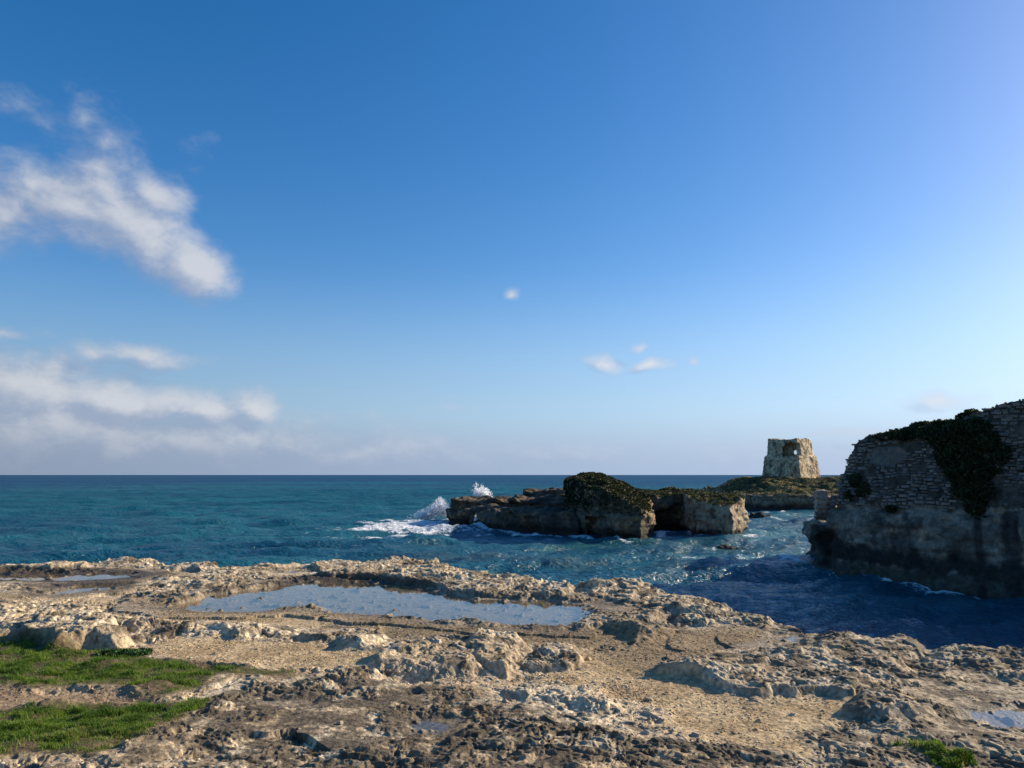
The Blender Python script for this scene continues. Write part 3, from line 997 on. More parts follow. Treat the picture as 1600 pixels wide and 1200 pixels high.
def leaf_cloud(pts, nrm, size, up=0.6, seed=0, c0=(0.022, 0.032, 0.011), c1=(0.07, 0.078, 0.025), squash=1.0):
    """small leaf faces standing on the given points"""
    r = np.random.default_rng(seed)
    n = len(pts)
    d = r.normal(size=(n, 3)); d[:, 2] = np.abs(d[:, 2]) * 0.8 + up
    d += nrm * 0.7
    d /= np.linalg.norm(d, axis=1)[:, None]
    s = np.cross(d, r.normal(size=(n, 3))); s /= np.linalg.norm(s, axis=1)[:, None] + 1e-6
    L = size * r.uniform(0.55, 1.4, (n, 1)); Wd = L * r.uniform(0.28, 0.5, (n, 1))
    a = pts - d * L * 0.3
    v = np.stack([a, a + d * L * 0.55 + s * Wd, a + d * L, a + d * L * 0.5 - s * Wd], 1).reshape(-1, 3)
    q = np.arange(n * 4).reshape(n, 4)
    t = np.clip(r.normal(0.45, 0.28, n) + 0.35 * perlin3(pts[:, 0] / 1.1, pts[:, 1] / 1.1, pts[:, 2] / 1.1), 0, 1)
    c = np.repeat(lerp3(c0, c1, t), 4, 0)
    c *= np.repeat(r.uniform(0.75, 1.25, (n, 1)), 4, 0)
    return v, q, c


def sample_faces(v, q, w, n, seed=0):
    r = np.random.default_rng(seed)
    ar = np.linalg.norm(np.cross(v[q[:, 2]] - v[q[:, 0]], v[q[:, 3]] - v[q[:, 1]]), axis=1) * 0.5
    p = ar * w[q].mean(1); p = p / p.sum()
    f = r.choice(len(q), n, p=p)
    u = r.uniform(0, 1, (n, 1)); s = r.uniform(0, 1, (n, 1))
    pts = (v[q[f, 0]] * (1 - u) + v[q[f, 1]] * u) * (1 - s) + (v[q[f, 3]] * (1 - u) + v[q[f, 2]] * u) * s
    return pts, f


def scrub_on(name, v, q, nrm, w, n, size, label, seed=0, **kw):
    pts, f = sample_faces(v, q, w, n, seed)
    lv, lq, lc = leaf_cloud(pts, nrm[q[f, 0]], size, seed=seed, **kw)
    o = mesh_np(name, lv, lq, M_leaf, lc, smooth=False)
    return tag(o, label, 'scrub', None, 'stuff')


# low layered ledge, its outer end in the surf
A_POLY = [(-9.4, 112), (-8.6, 107.5), (-6.4, 105.5), (-5.2, 100.3), (-3.5, 97.6), (0, 95), (4.5, 90.6), (7.6, 88.2), (9.5, 92), (9, 110), (2, 116), (-5, 117)]
A_UP = [(-9.2, 112.5), (-7.6, 109), (-4.2, 106.2), (0, 104), (4.0, 99.5), (8.5, 97), (9.3, 109), (2, 115.5), (-5, 116.5)]
A_BACK = [(1.5, 118.5), (1.6, 111.5), (9.5, 109), (12, 114), (8, 119)]


def sdf_a(X, Y, z):
    top = 2.35 + 0.34 * fbm2(X, Y, 3.0, 3) + 0.04 * (X + 4)
    f = prism(X, Y, z, A_POLY, top, 0.03, 1.0, 0.20, 0.45, 0.5, 0.6)
    top2 = 3.35 + 0.36 * fbm2(X, Y, 2.2, 3, 0.5, 3.0) + 0.06 * (X + 4)
    f = np.minimum(f, prism(X, Y, z, A_UP, top2, 0.05, 2.0, 0.26, 0.3, 3.0, 0.3))
    f = np.minimum(f, prism(X, Y, z, A_BACK, 4.75 + 0 * X, 0.05, 3.0, 0.2, 0.2, 1.0, 0.5))
    cut = np.hypot(X + 4.9, (Y - 101.2) * 0.8) - 0.75                 # gap where the swell drains back
    f = np.maximum(f, -np.maximum(cut[:, :, None], 0.3 - z[None, None, :]))
    return f


v, q, n = rock_mesh((-11.5, 86, -0.9), (13, 121, 5.6), 0.17, sdf_a, FINE, ((2.6, 0.7), (0.9, 0.28)), 1.5)
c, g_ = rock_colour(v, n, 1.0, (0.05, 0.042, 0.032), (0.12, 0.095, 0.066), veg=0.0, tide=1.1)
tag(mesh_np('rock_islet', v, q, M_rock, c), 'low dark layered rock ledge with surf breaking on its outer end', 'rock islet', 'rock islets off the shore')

# humped islet under thick scrub
B_POLY = [(7.2, 90), (8.0, 86.5), (9.0, 85.2), (11.6, 82.2), (13.9, 81.9), (15.7, 85.2), (16.2, 89), (17.2, 95), (16.5, 106), (8, 107), (6.2, 98)]


def sdf_b(X, Y, z):
    # crest line falls from the middle to the sunny end
    prof = np.interp(X / np.maximum(Y, 1) * 1200 / 0.993 + 800, [860, 872, 885, 905, 925, 945, 960, 980, 1000, 1013, 1025], [3.2, 5.2, 6.3, 6.8, 6.95, 6.6, 6.1, 5.5, 4.7, 4.0, 3.2]).astype(f32)
    back = sstep(Y, 81.5, 93)
    top = (prof - 0.3) * (0.72 + 0.28 * back) + 0.3 + 0.25 * fbm2(X, Y, 2.0, 3, 0.5, 6.0)
    f = prism(X, Y, z, B_POLY, top, 0.07, 6.0, 0.22, 0.5, 0.45, 0.7)
    cave = np.hypot((X - 8.9) / 1.0, (Y - 85.3) / 2.4)
    cv = (cave[:, :, None] - 1) * 1.0
    f = np.maximum(f, -np.maximum(cv, (z - 2.6)[None, None, :]))
    return f


v, q, n = rock_mesh((4.5, 80, -0.9), (18.6, 108.5, 8), 0.17, sdf_b, FINE, seed=4.5)
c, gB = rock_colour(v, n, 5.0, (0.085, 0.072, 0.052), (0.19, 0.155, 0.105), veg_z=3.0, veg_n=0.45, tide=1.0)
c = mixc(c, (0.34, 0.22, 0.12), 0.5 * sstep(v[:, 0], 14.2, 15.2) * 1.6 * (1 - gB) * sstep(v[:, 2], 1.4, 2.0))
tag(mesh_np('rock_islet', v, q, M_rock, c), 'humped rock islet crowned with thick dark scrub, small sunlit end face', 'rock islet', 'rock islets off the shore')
wB = gB + 0.7 * (1 - sstep(v[:, 0], 13.4, 14.6)) * sstep(v[:, 2] + 0.6 * fbm3(v[:, 0], v[:, 1], v[:, 2], 2.0, 3), 2.7, 3.6)
scrub_on('scrub', v, q, n, np.clip(wB, 0, 1), 26000, 0.24, 'dark green scrub covering the humped rock islet', 3, c0=(0.012, 0.018, 0.007), c1=(0.045, 0.052, 0.017))

# recessed bay wall between the hump and the square block
C_POLY = [(15.2, 96), (17.6, 95.0), (20.0, 95.6), (22.8, 95.2), (26.5, 97), (26, 106), (16, 106)]


def sdf_c(X, Y, z):
    top = 4.55 + 0.03 * (Y - 95) + 0.18 * fbm2(X, Y, 1.8, 3, 0.5, 8.0)
    f = prism(X, Y, z, C_POLY, top, 0.0, 9.0, 0.2, 0.4, 0.5, 0.8)
    cv = np.hypot((X - 19.2) / 2.6, (Y - 95) / 3.0)
    cv = np.sqrt(cv[:, :, None] ** 2 + (np.maximum(z - 1.2, 0) / 2.2)[None, None, :] ** 2) - 1
    return np.maximum(f, -cv)


v, q, n = rock_mesh((14, 92, -0.9), (28, 107.5, 5.9), 0.17, sdf_c, FINE, seed=7.5)
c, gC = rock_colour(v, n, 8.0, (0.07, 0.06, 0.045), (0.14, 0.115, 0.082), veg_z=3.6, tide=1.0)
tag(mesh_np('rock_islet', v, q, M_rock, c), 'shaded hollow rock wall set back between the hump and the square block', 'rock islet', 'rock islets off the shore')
scrub_on('scrub', v, q, n, gC, 9000, 0.18, 'olive scrub along the top of the set back rock wall', 5)

# square block with its end face in the sun
D_POLY = [(20.7, 88.0), (22.4, 86.3), (24.1, 85.3), (25.6, 88.0), (27.3, 90.8), (27.8, 97.5), (21.0, 97.5)]


def sdf_d(X, Y, z):
    top = 3.75 + 0.085 * (Y - 86) + 0.14 * fbm2(X, Y, 1.8, 3, 0.5, 11.0)
    f = prism(X, Y, z, D_POLY, top, 0.02, 12.0, 0.16, 0.35, 0.25, 0.6)
    return f


v, q, n = rock_mesh((19, 83.5, -0.9), (29.5, 99.5, 5.9), 0.15, sdf_d, FINE, seed=10.5)
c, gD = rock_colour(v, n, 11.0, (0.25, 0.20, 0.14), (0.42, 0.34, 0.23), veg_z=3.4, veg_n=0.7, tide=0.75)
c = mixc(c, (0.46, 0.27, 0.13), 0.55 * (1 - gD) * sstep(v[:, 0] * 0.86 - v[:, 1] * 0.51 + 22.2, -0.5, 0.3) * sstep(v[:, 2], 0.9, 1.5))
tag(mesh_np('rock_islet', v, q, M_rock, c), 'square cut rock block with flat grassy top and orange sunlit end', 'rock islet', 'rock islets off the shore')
scrub_on('scrub', v, q, n, gD, 7500, 0.16, 'short olive grass and scrub on the square rock block', 7, c0=(0.04, 0.045, 0.015), c1=(0.10, 0.095, 0.03))


# rocks awash
def small_rock(cx, cy, lx, ly, h, label, seed, h_=0.12):
    def sdf(X, Y, z):
        e = np.sqrt((((X - cx) / lx) ** 2 + ((Y - cy) / ly) ** 2)[:, :, None] + ((z + 0.25) / (h + 0.25))[None, None, :] ** 2) - 1
        return e * min(lx, ly, h + 0.2)
    v, q, n = rock_mesh((cx - lx - 0.8, cy - ly - 0.8, -0.7), (cx + lx + 0.8, cy + ly + 0.8, h + 0.8), h_, sdf, [(0.5, 0.10), (0.22, 0.05)], ((1.0, 0.3), (0.5, 0.15)), seed)
    c, _ = rock_colour(v, n, seed, veg=0.0, tide=2.5)
    tag(mesh_np('wave_washed_rock', v, q, M_rock, c), label, 'rock')


small_rock(40.2, 127, 2.1, 1.3, 0.85, 'low black rock awash in foam beside the square block', 21.0)
small_rock(23.4, 67.5, 0.5, 0.45, 0.3, 'small black rock awash at the cliff end', 23.0)
small_rock(21.2, 76.5, 1.2, 0.5, 0.22, 'flat dark rock barely breaking the water in the channel', 25.0)

# ------------------------------------------------------------------ headland on the right: cliff, ruined wall, shrubs
FA, FB = np.array([21.6, 58.0]), np.array([29.6, 45.0])
FD = (FB - FA) / np.linalg.norm(FB - FA)
FN = np.array([FD[1], -FD[0]])                        # outward, towards the inlet
if FN[0] > 0:
    FN = -FN


def FP(s, out=0.0):
    p = FA + FD * s + FN * out
    return (float(p[0]), float(p[1]))


HEAD = [FP(0.3, -2.5), FP(0.5, -0.6), FP(1.4, 0.15), FP(6, 0.2), FP(10, 0.3), FP(14.5, 0.2), FP(19, 0.4), (34.2, 34), (35, 26), (46, 24), (46, 62), (36, 68), (28, 67), (23.5, 62.8)]
UPPER = [FP(2.9, -0.25), FP(6, -0.15), FP(11, -0.15), FP(15, -0.15), FP(20, -0.15), (34.6, 34), (36, 27), (46, 25), (46, 60), (36, 65), (29, 63), (25.4, 59.5)]


def head_top(X, Y):
    s = (X - FA[0]) * FD[0] + (Y - FA[1]) * FD[1]
    return np.interp(s, [2.2, 3.2, 4.3, 5.5, 9.5, 11.2, 11.8, 13.0, 13.6, 15.5, 18, 24, 34], [5.0, 7.4, 9.5, 9.85, 10.3, 10.4, 10.7, 11.1, 11.3, 11.5, 11.6, 11.0, 9.0]).astype(f32)


def sdf_head(X, Y, z):
    s = (X - FA[0]) * FD[0] + (Y - FA[1]) * FD[1]
    topb = np.where(s < 2.3, 3.35, 4.95) + 0.12 * fbm2(X, Y, 2.0, 3, 0.5, 4.0) + 0.0 * s
    topb = topb.astype(f32)
    f = prism(X, Y, z, HEAD, topb, -0.06, 15.0, 0.16, 0.0)
    # wave-cut notch that deepens along the face, with a rounded toe below it
    notch = (0.55 + 0.5 * sstep(s, 4, 13))[:, :, None] * np.exp(-((z[None, None, :] - 1.35) / 0.55) ** 2)
    toe = 0.35 * np.exp(-((z - 0.1) / 0.6) ** 2)
    f = f + notch - toe[None, None, :]
    f = f + (0.5 * sstep(z, 3.6, 5.0))[None, None, :] * (s > 2.2)[:, :, None]
    cave = np.hypot((s - 2.4) / 1.5, ((X - FA[0]) * FN[0] + (Y - FA[1]) * FN[1] - 0.4) / 1.4)
    cv = np.sqrt(cave[:, :, None] ** 2 + ((z - 1.7) / 1.25)[None, None, :] ** 2) - 1
    f = np.maximum(f, -cv * 0.9)
    drip = np.abs(s - 14.6) - 0.5                      # dark vertical cleft
    cl = np.maximum(drip, -((X - FA[0]) * FN[0] + (Y - FA[1]) * FN[1]) - 0.75)
    f = np.maximum(f, -np.maximum(cl[:, :, None], (z - 4.6)[None, None, :]))
    top = head_top(X, Y) - 0.12
    d2 = poly_sdf(X, Y, UPPER)
    up = np.maximum(d2[:, :, None] + (0.15 * (z - 5.0))[None, None, :], z[None, None, :] - (top + 0.15 * fbm2(X, Y, 1.1, 3, 0.5, 2.0))[:, :, None])
    return np.minimum(f, up)


v, q, n = rock_mesh((18.5, 25, -0.9), (44, 69, 12.6), 0.17, sdf_head, [(0.8, 0.07), (0.38, 0.06), (0.19, 0.035)], ((2.0, 0.17), (0.75, 0.12)), 13.5)
c, gH = rock_colour(v, n, 14.0, (0.16, 0.143, 0.112), (0.34, 0.305, 0.235), veg_z=6.0, veg_n=0.6, tide=-2.0)
x, y, z = v[:, 0], v[:, 1], v[:, 2]
wob = 0.5 * fbm3(x, y, z * 0.2, 2.2, 4, 0.6, 3.0)
blk = sstep(z + wob, 0.75, 1.0) * (1 - sstep(z + wob, 1.7, 2.15))
c = mixc(c, (0.018, 0.017, 0.016), 0.93 * blk)         # near-black band at the height of the notch
c = mixc(c, (0.05, 0.055, 0.04), 0.85 * (1 - sstep(z + 0.3 * wob, 0.75, 1.05)))
sA = (x - FA[0]) * FD[0] + (y - FA[1]) * FD[1]
for s0, wd in ((12.9, 0.35), (14.6, 0.6), (17.6, 0.3)):
    c = mixc(c, (0.03, 0.03, 0.03), 0.8 * (1 - sstep(np.abs(sA - s0 + 0.15 * wob), wd * 0.6, wd)) * (z < 4.9))
c = mixc(c, (0.055, 0.05, 0.042), 0.6 * sstep(fbm3(x, y, z * 2.2, 1.1, 4, 0.6, 31.0), 0.15, 0.5) * (z < 5.0))
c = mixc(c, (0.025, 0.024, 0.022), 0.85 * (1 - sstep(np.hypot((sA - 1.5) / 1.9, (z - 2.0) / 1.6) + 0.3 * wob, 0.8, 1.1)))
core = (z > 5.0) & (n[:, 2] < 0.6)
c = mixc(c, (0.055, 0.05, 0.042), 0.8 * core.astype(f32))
pl_ = sstep(0.25 * wob - np.hypot((sA - 6.6) / 1.5, (z - 8.3) / 0.75) + 1.0, -0.1, 0.1) * core
c = mixc(c, (0.20, 0.18, 0.15), 0.8 * pl_)            # patch of surviving render
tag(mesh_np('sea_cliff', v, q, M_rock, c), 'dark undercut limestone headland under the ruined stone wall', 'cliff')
head_v, head_q, head_n, head_g = v, q, n, gH

# wall stones
rs = random.Random(4)
VAR = []
for i in range(14):
    r = np.random.default_rng(50 + i)
    b = np.array([[x, y, z] for z in (-.5, .5) for y in (-.5, .5) for x in (-.5, .5)], f32)
    # chamfered, uneven block: 8 corners pulled in on the outer face
    V = []
    for x in (-.5, .5):
        for z in (-.5, .5):
            V.append((x, -0.5, z))
    for x in (-.5, .5):
        for z in (-.5, .5):
            V.append((x * 0.98, 0.25 + r.uniform(-.08, .08), z * 0.97))
    for x in (-.5, .5):
        for z in (-.5, .5):
            V.append((x * r.uniform(.68, .9), 0.5 + r.uniform(-.15, .12), z * r.uniform(.55, .85)))
    V = np.array(V) + r.uniform(-.045, .045, (12, 3))

    def ring(a): return [a, a + 2, a + 3, a + 1]
    F = []
    for lo_, hi_ in ((0, 4), (4, 8)):
        A, B = ring(lo_), ring(hi_)
        for k in range(4):
            F.append((A[k], A[(k + 1) % 4], B[(k + 1) % 4], B[k]))
    F.append(tuple(ring(8))); F.append(tuple(ring(0)[::-1]))
    me = bpy.data.meshes.new('stone')
    me.from_pydata([tuple(p) for p in V], [], F)
    me.update()
    base = r.uniform(0.12, 0.27)
    cc = np.array([base, base * r.uniform(.87, .93), base * r.uniform(.70, .82), 1.0], f32)
    at = me.color_attributes.new('Col', 'FLOAT_COLOR', 'POINT')
    at.data.foreach_set('color', np.tile(cc, (12, 1)).ravel())
    me.materials.append(M_stone)
    VAR.append((me, V, F, cc))
YAW = math.atan2(FN[1], FN[0]) - math.pi / 2


def stone_wall(label, s0f, s1f, ztop, skip, seed, limit=290):
    rs = random.Random(seed)
    root = empty('ruined_wall', (*FP(s0f(5.0)), 4.95))
    tag(root, label, 'wall', 'ruined walls on the headland')
    cand = []
    zc = 4.85
    while zc < 11.6:
        hh = rs.uniform(0.13, 0.27)
        s = s0f(zc) + rs.uniform(-0.35, 0.25)
        while s < s1f(zc):
            ln = rs.uniform(0.2, 0.8)
            sm, zm = s + ln / 2, zc + hh / 2
            if zc + hh < ztop(sm) + rs.uniform(-.05, .1) and not skip(sm, zm, rs):
                cand.append((sm, zm + rs.uniform(-.02, .02), ln * rs.uniform(.82, .96), hh * rs.uniform(.7, .93)))
            s += ln
        zc += hh
    vis = [k for k in cand if k[0] < 17.6]
    rest = [k for k in cand if k[0] >= 17.6]
    rs.shuffle(vis)
    rest += vis[limit:]
    rv, rf, rcol = [], [], []
    for n_, (sm, zm, ln, hh) in enumerate(vis[:limit] + rest):
        me, V, F, cc = VAR[rs.randrange(14)]
        dp = rs.uniform(0.45, 0.62)
        out = -0.27 - 0.15 * (zm - 5.0) + rs.uniform(-0.07, 0.09)
        zm += 0.10 * math.sin(sm * 1.1 + zm * 0.7) + (rs.uniform(-.06, .06) if zm > 8.6 or sm > 12 else 0)
        px, py = FP(sm, out)
        yaw = YAW + rs.uniform(-.14, .14)
        if n_ < min(limit, len(vis)):
            o = bpy.data.objects.new('stone', me)
            COL.objects.link(o)
            o.parent = root
            o.location = (px - root.location.x, py - root.location.y, zm - root.location.z)
            o.scale = (ln, dp, hh)
            o.rotation_euler = (rs.uniform(-.1, .1), rs.uniform(-.07, .07), yaw)
        else:
            c_, s_ = math.cos(yaw), math.sin(yaw)
            W_ = V * np.array([ln, dp, hh])
            W_ = np.stack([W_[:, 0] * c_ - W_[:, 1] * s_ + px - root.location.x, W_[:, 0] * s_ + W_[:, 1] * c_ + py - root.location.y, W_[:, 2] + zm - root.location.z], 1)
            rf += [tuple(a + len(rv) * 12 for a in f) for f in F]
            rv.append(W_); rcol.append(np.tile(cc, (12, 1)))
    if rv:
        o = mesh_np('stone', np.concatenate(rv), np.array(rf), M_stone, np.concatenate(rcol), smooth=False, parent=root)
        o['kind'] = 'stuff'
    return root


nzr = random.Random(9)


def htop(s):
    return float(head_top(np.array([FA[0] + FD[0] * s]), np.array([FA[1] + FD[1] * s]))[0])


def skip_l(s, z, r):
    if ((s - 6.6) / 1.35) ** 2 + ((z - 8.3) / 0.62) ** 2 < 1:
        return True
    holes = ((5.4, 7.3, .8, .35), (9.0, 7.5, .5, .3), (7.6, 6.3, .6, .25), (10.1, 6.0, .4, .4), (4.6, 6.1, .5, .5), (8.2, 8.9, .9, .4), (6.2, 5.3, .35, .2))
    if any(((s - a) / c) ** 2 + ((z - b) / d) ** 2 < 1 for a, b, c, d in holes):
        return r.random() < .85
    return r.random() < 0.13


stone_wall('left ruined wall of thin coursed stones with a ragged broken end', lambda z: 2.55 + (z - 5) * 0.42, lambda z: 11.0 - 0.10 * (z - 5) + 0.0, lambda s: htop(s) - 0.05, skip_l, 3)


def skip_r(s, z, r):
    if s < 14.2 and z < 9.4 and r.random() < .45:
        return True
    if s < 15.6 and z < 6.2:
        return r.random() < .75
    return r.random() < 0.10


stone_wall('taller ruined wall of rough stones right of the hanging shrub', lambda z: 12.6 if z < 9 else 11.6, lambda z: 22.0, lambda s: htop(s) - 0.02, skip_r, 5)

# ruined masonry pier at the end of the cliff, still in the sun
PIER = [(24.0, 61.3), (25.5, 60.9), (26.4, 63.0), (24.6, 63.4)]


def sdf_pier(X, Y, z):
    top = np.where(X < 24.9, 5.75, 5.25).astype(f32)
    d2 = poly_sdf(X, Y, PIER)
    return np.maximum(d2[:, :, None] + (0.03 * (z - 3))[None, None, :] - 0.05 * np.sign(np.sin(z * 16))[None, None, :], z[None, None, :] - top[:, :, None])


v, q, n = rock_mesh((23.2, 60.2, 2.6), (27.2, 64.2, 6.6), 0.085, sdf_pier, [(0.4, 0.05), (0.18, 0.03)], ((0.9, 0.10), (0.4, 0.08)), 33.0)
c, _ = rock_colour(v, n, 34.0, (0.36, 0.24, 0.18), (0.46, 0.34, 0.26), veg=0.0, tide=-2)
tag(mesh_np('masonry_pier', v, q, M_stone, c), 'pinkish broken masonry pier at the end of the headland', 'pier')


# shrubs on the headland
def shrub(name, blobs, n, size, label, seed, group=None, c0=(0.016, 0.026, 0.010), c1=(0.060, 0.075, 0.025), stem=None):
    """foliage of many leaves gathered in clumps, plus a woody stem"""
    r = np.random.default_rng(seed)
    bw = np.array([b[3] * b[4] * b[5] for b in blobs]) ** 0.67
    k = r.choice(len(blobs), n, p=bw / bw.sum())
    B = np.array(blobs)
    d = r.normal(size=(n, 3)); d /= np.linalg.norm(d, axis=1)[:, None]
    rad = r.uniform(0.55, 1.06, (n, 1)) ** 0.7
    pts = B[k, :3] + d * rad * B[k, 3:6]
    keep = fbm3(pts[:, 0], pts[:, 1], pts[:, 2], 0.9, 2, 0.5, seed) > -0.45
    pts, d = pts[keep], d[keep]
    base = B[:, :3].mean(0).copy(); base[2] = (B[:, 2] - B[:, 5]).min()
    root = empty(name, tuple(base))
    lv, lq, lc = leaf_cloud(pts.astype(f32), d.astype(f32), size, up=0.2, seed=seed, c0=c0, c1=c1)
    o = mesh_np('foliage', lv - base.astype(f32), lq, M_leaf, lc, smooth=False, parent=root)
    sv, sf = [], []
    for b in blobs[:6]:                                   # stems from the root to each clump
        p0, p1 = np.zeros(3), np.array(b[:3]) - base
        for e in range(2):
            a0 = p0 + (p1 - p0) * (e * 0.5) + (0 if e == 0 else 0.04); a1 = p0 + (p1 - p0) * (e * 0.5 + 0.5) + (0.04 if e == 0 else 0)
            i0 = len(sv)
            for P_, rr_ in ((a0, 0.05 - 0.02 * e), (a1, 0.03 - 0.015 * e)):
                for j in range(5):
                    an = j * 1.2566
                    sv.append((P_[0] + rr_ * math.cos(an), P_[1] + rr_ * math.sin(an), P_[2]))
            for j in range(5):
                sf.append((i0 + j, i0 + (j + 1) % 5, i0 + 5 + (j + 1) % 5, i0 + 5 + j))
    mesh_np('stem', np.array(sv), np.array(sf), M_stone, np.tile(np.array([[0.07, 0.05, 0.035]], f32), (len(sv), 1)), parent=root)
    return tag(root, label, 'shrub', group)


def fblob(s, out, z, rs_, ro, rz):
    x, y = FP(s, out)
    r = (abs(FD[0]) * rs_ + abs(FN[0]) * ro, abs(FD[1]) * rs_ + abs(FN[1]) * ro)
    return (x, y, z, r[0], r[1], rz)


hang = [(9.6, -.9, 9.7, 1.0, .4, .5), (10.6, -.75, 9.3, 1.0, .5, .8), (11.6, -.65, 9.6, 1.1, .5, .9), (12.6, -.65, 9.7, .9, .5, .8), (11.0, -.5, 8.2, .8, .5, .9), (12.0, -.45, 8.4, .9, .55, .9),
        (13.2, -.5, 9.0, .8, .4, .7), (11.6, -.4, 7.2, .8, .5, .9), (12.6, -.35, 7.2, .9, .5, .9), (12.0, -.25, 6.2, .8, .45, .8), (12.9, -.2, 6.0, .7, .45, .7), (12.6, -.05, 5.1, .6, .4, .6), (13.0, 0, 4.6, .45, .35, .5),
        (13.7, -.4, 7.6, .5, .35, .7), (14.2, -.5, 8.3, .4, .3, .5)]
shrub('hanging_shrub', [fblob(*b) for b in hang], 24000, 0.17, 'large dark shrub hanging down the gap between the ruined walls', 41, 'shrubs on the headland')
for i, (b, nn, lab) in enumerate([
        ([(6.4, -1.2, 9.6, .9, .6, .3), (7.4, -1.2, 9.75, .9, .6, .35), (8.4, -1.3, 9.9, .8, .6, .35), (7.8, -.9, 9.6, 1.2, .35, .3)], 5200, 'olive shrub trailing over the top of the left ruined wall'),
        ([(8.3, -1.6, 10.2, .35, .3, .3), (8.8, -1.6, 10.3, .3, .3, .25)], 900, 'small spiky bush against the sky above the left wall'),
        ([(9.9, -1.4, 10.3, .5, .4, .25), (10.6, -1.4, 10.35, .35, .3, .2)], 900, 'tiny wispy bush on the wall top before the step'),
        ([(11.6, -1.2, 10.6, .35, .3, .3), (12.1, -1.3, 10.8, .4, .3, .3)], 1100, 'rounded bush at the step up to the taller wall'),
        ([(5.0, -.35, 5.9, .5, .3, .6), (4.4, -.3, 6.6, .4, .3, .5), (4.0, -.3, 5.5, .3, .25, .4)], 2000, 'dark creeper on the broken end of the left wall'),
        ([(7.3, .35, 4.75, .4, .2, .22)], 500, 'little dark plant rooted in the cliff ledge below the wall'),
        ([(15.4, -1.0, 8.2, .35, .25, .6), (15.2, -.8, 7.2, .35, .25, .5), (15.6, -.7, 6.3, .5, .25, .5)], 2000, 'dark creeper climbing the taller ruined wall')]):
    shrub('wall_shrub', [fblob(*k) for k in b], nn, 0.15, lab, 60 + i, 'shrubs on the headland')
scrub_on('scrub', head_v, head_q, head_n, head_g * (head_v[:, 2] > 6.0), 7000, 0.2, 'olive scrub along the top of the headland', 9)

# ------------------------------------------------------------------ far point with the watch tower
T_POLY = [(45.3, 178), (46.6, 170), (48, 160), (48.3, 154.5), (52, 152.5), (57, 153), (64, 151.5), (72, 153.5), (84, 156), (106, 160), (112, 205), (70, 214), (53, 206), (48, 194)]


def far_top(X, Y):
    d = -poly_sdf(X, Y, T_POLY)
    t = 2.95 + 3.3 * sstep(Y + 0.12 * (60 - X) * 0, 152, 175) * sstep(d, 0.0, 9.0)
    t = t + 2.2 * sstep(X, 50, 42) * sstep(Y, 160, 172) * (1 - sstep(d, 0, 6))
    return (t + 0.28 * fbm2(X, Y, 6.0, 4, 0.5, 4.0)).astype(f32)


def sdf_far(X, Y, z):
    return prism(X, Y, z, T_POLY, far_top(X, Y), -0.03, 22.0, 0.45, 0.6, 0.6, 0.8)


v, q, n = rock_mesh((38.5, 149, -1.0), (114, 217, 8.6), 0.36, sdf_far, [(1.2, 0.14), (0.6, 0.08)], ((3.0, 0.5), (1.2, 0.25)), 23.5)
c, gF = rock_colour(v, n, 24.0, (0.15, 0.12, 0.085), (0.30, 0.24, 0.16), veg_z=3.0, veg_n=0.6, tide=1.0)
dry = sstep(fbm3(v[:, 0] / 2.2, v[:, 1], v[:, 2], 5.0, 4, 0.55, 5.0), -0.2, 0.4)
c = c * (1 - gF)[:, None] + gF[:, None] * lerp3((0.055, 0.060, 0.022), (0.19, 0.15, 0.05), dry)
tag(mesh_np('far_point', v, q, M_rock, c), 'low grassy rock point carrying the ruined watch tower', 'rock point')
scrub_on('scrub', v, q, n, gF * (v[:, 1] < 185), 26000, 0.22, 'olive and dry yellow scrub on the low rock point', 11, c0=(0.04, 0.042, 0.015), c1=(0.09, 0.082, 0.03))

# watch tower: local axes a (along the shaded face) and b (along the sunlit face) from the near corner
UV_ = np.array([0.352, 0.936]); VV_ = np.array([0.936, -0.352])
AV = -VV_ * 0.885 + UV_ * 0.466
BV = VV_ * 0.466 + UV_ * 0.885
C0 = np.array([64.9, 174.0])
SIDE, TZ, THH = 9.7, 6.0, 9.5


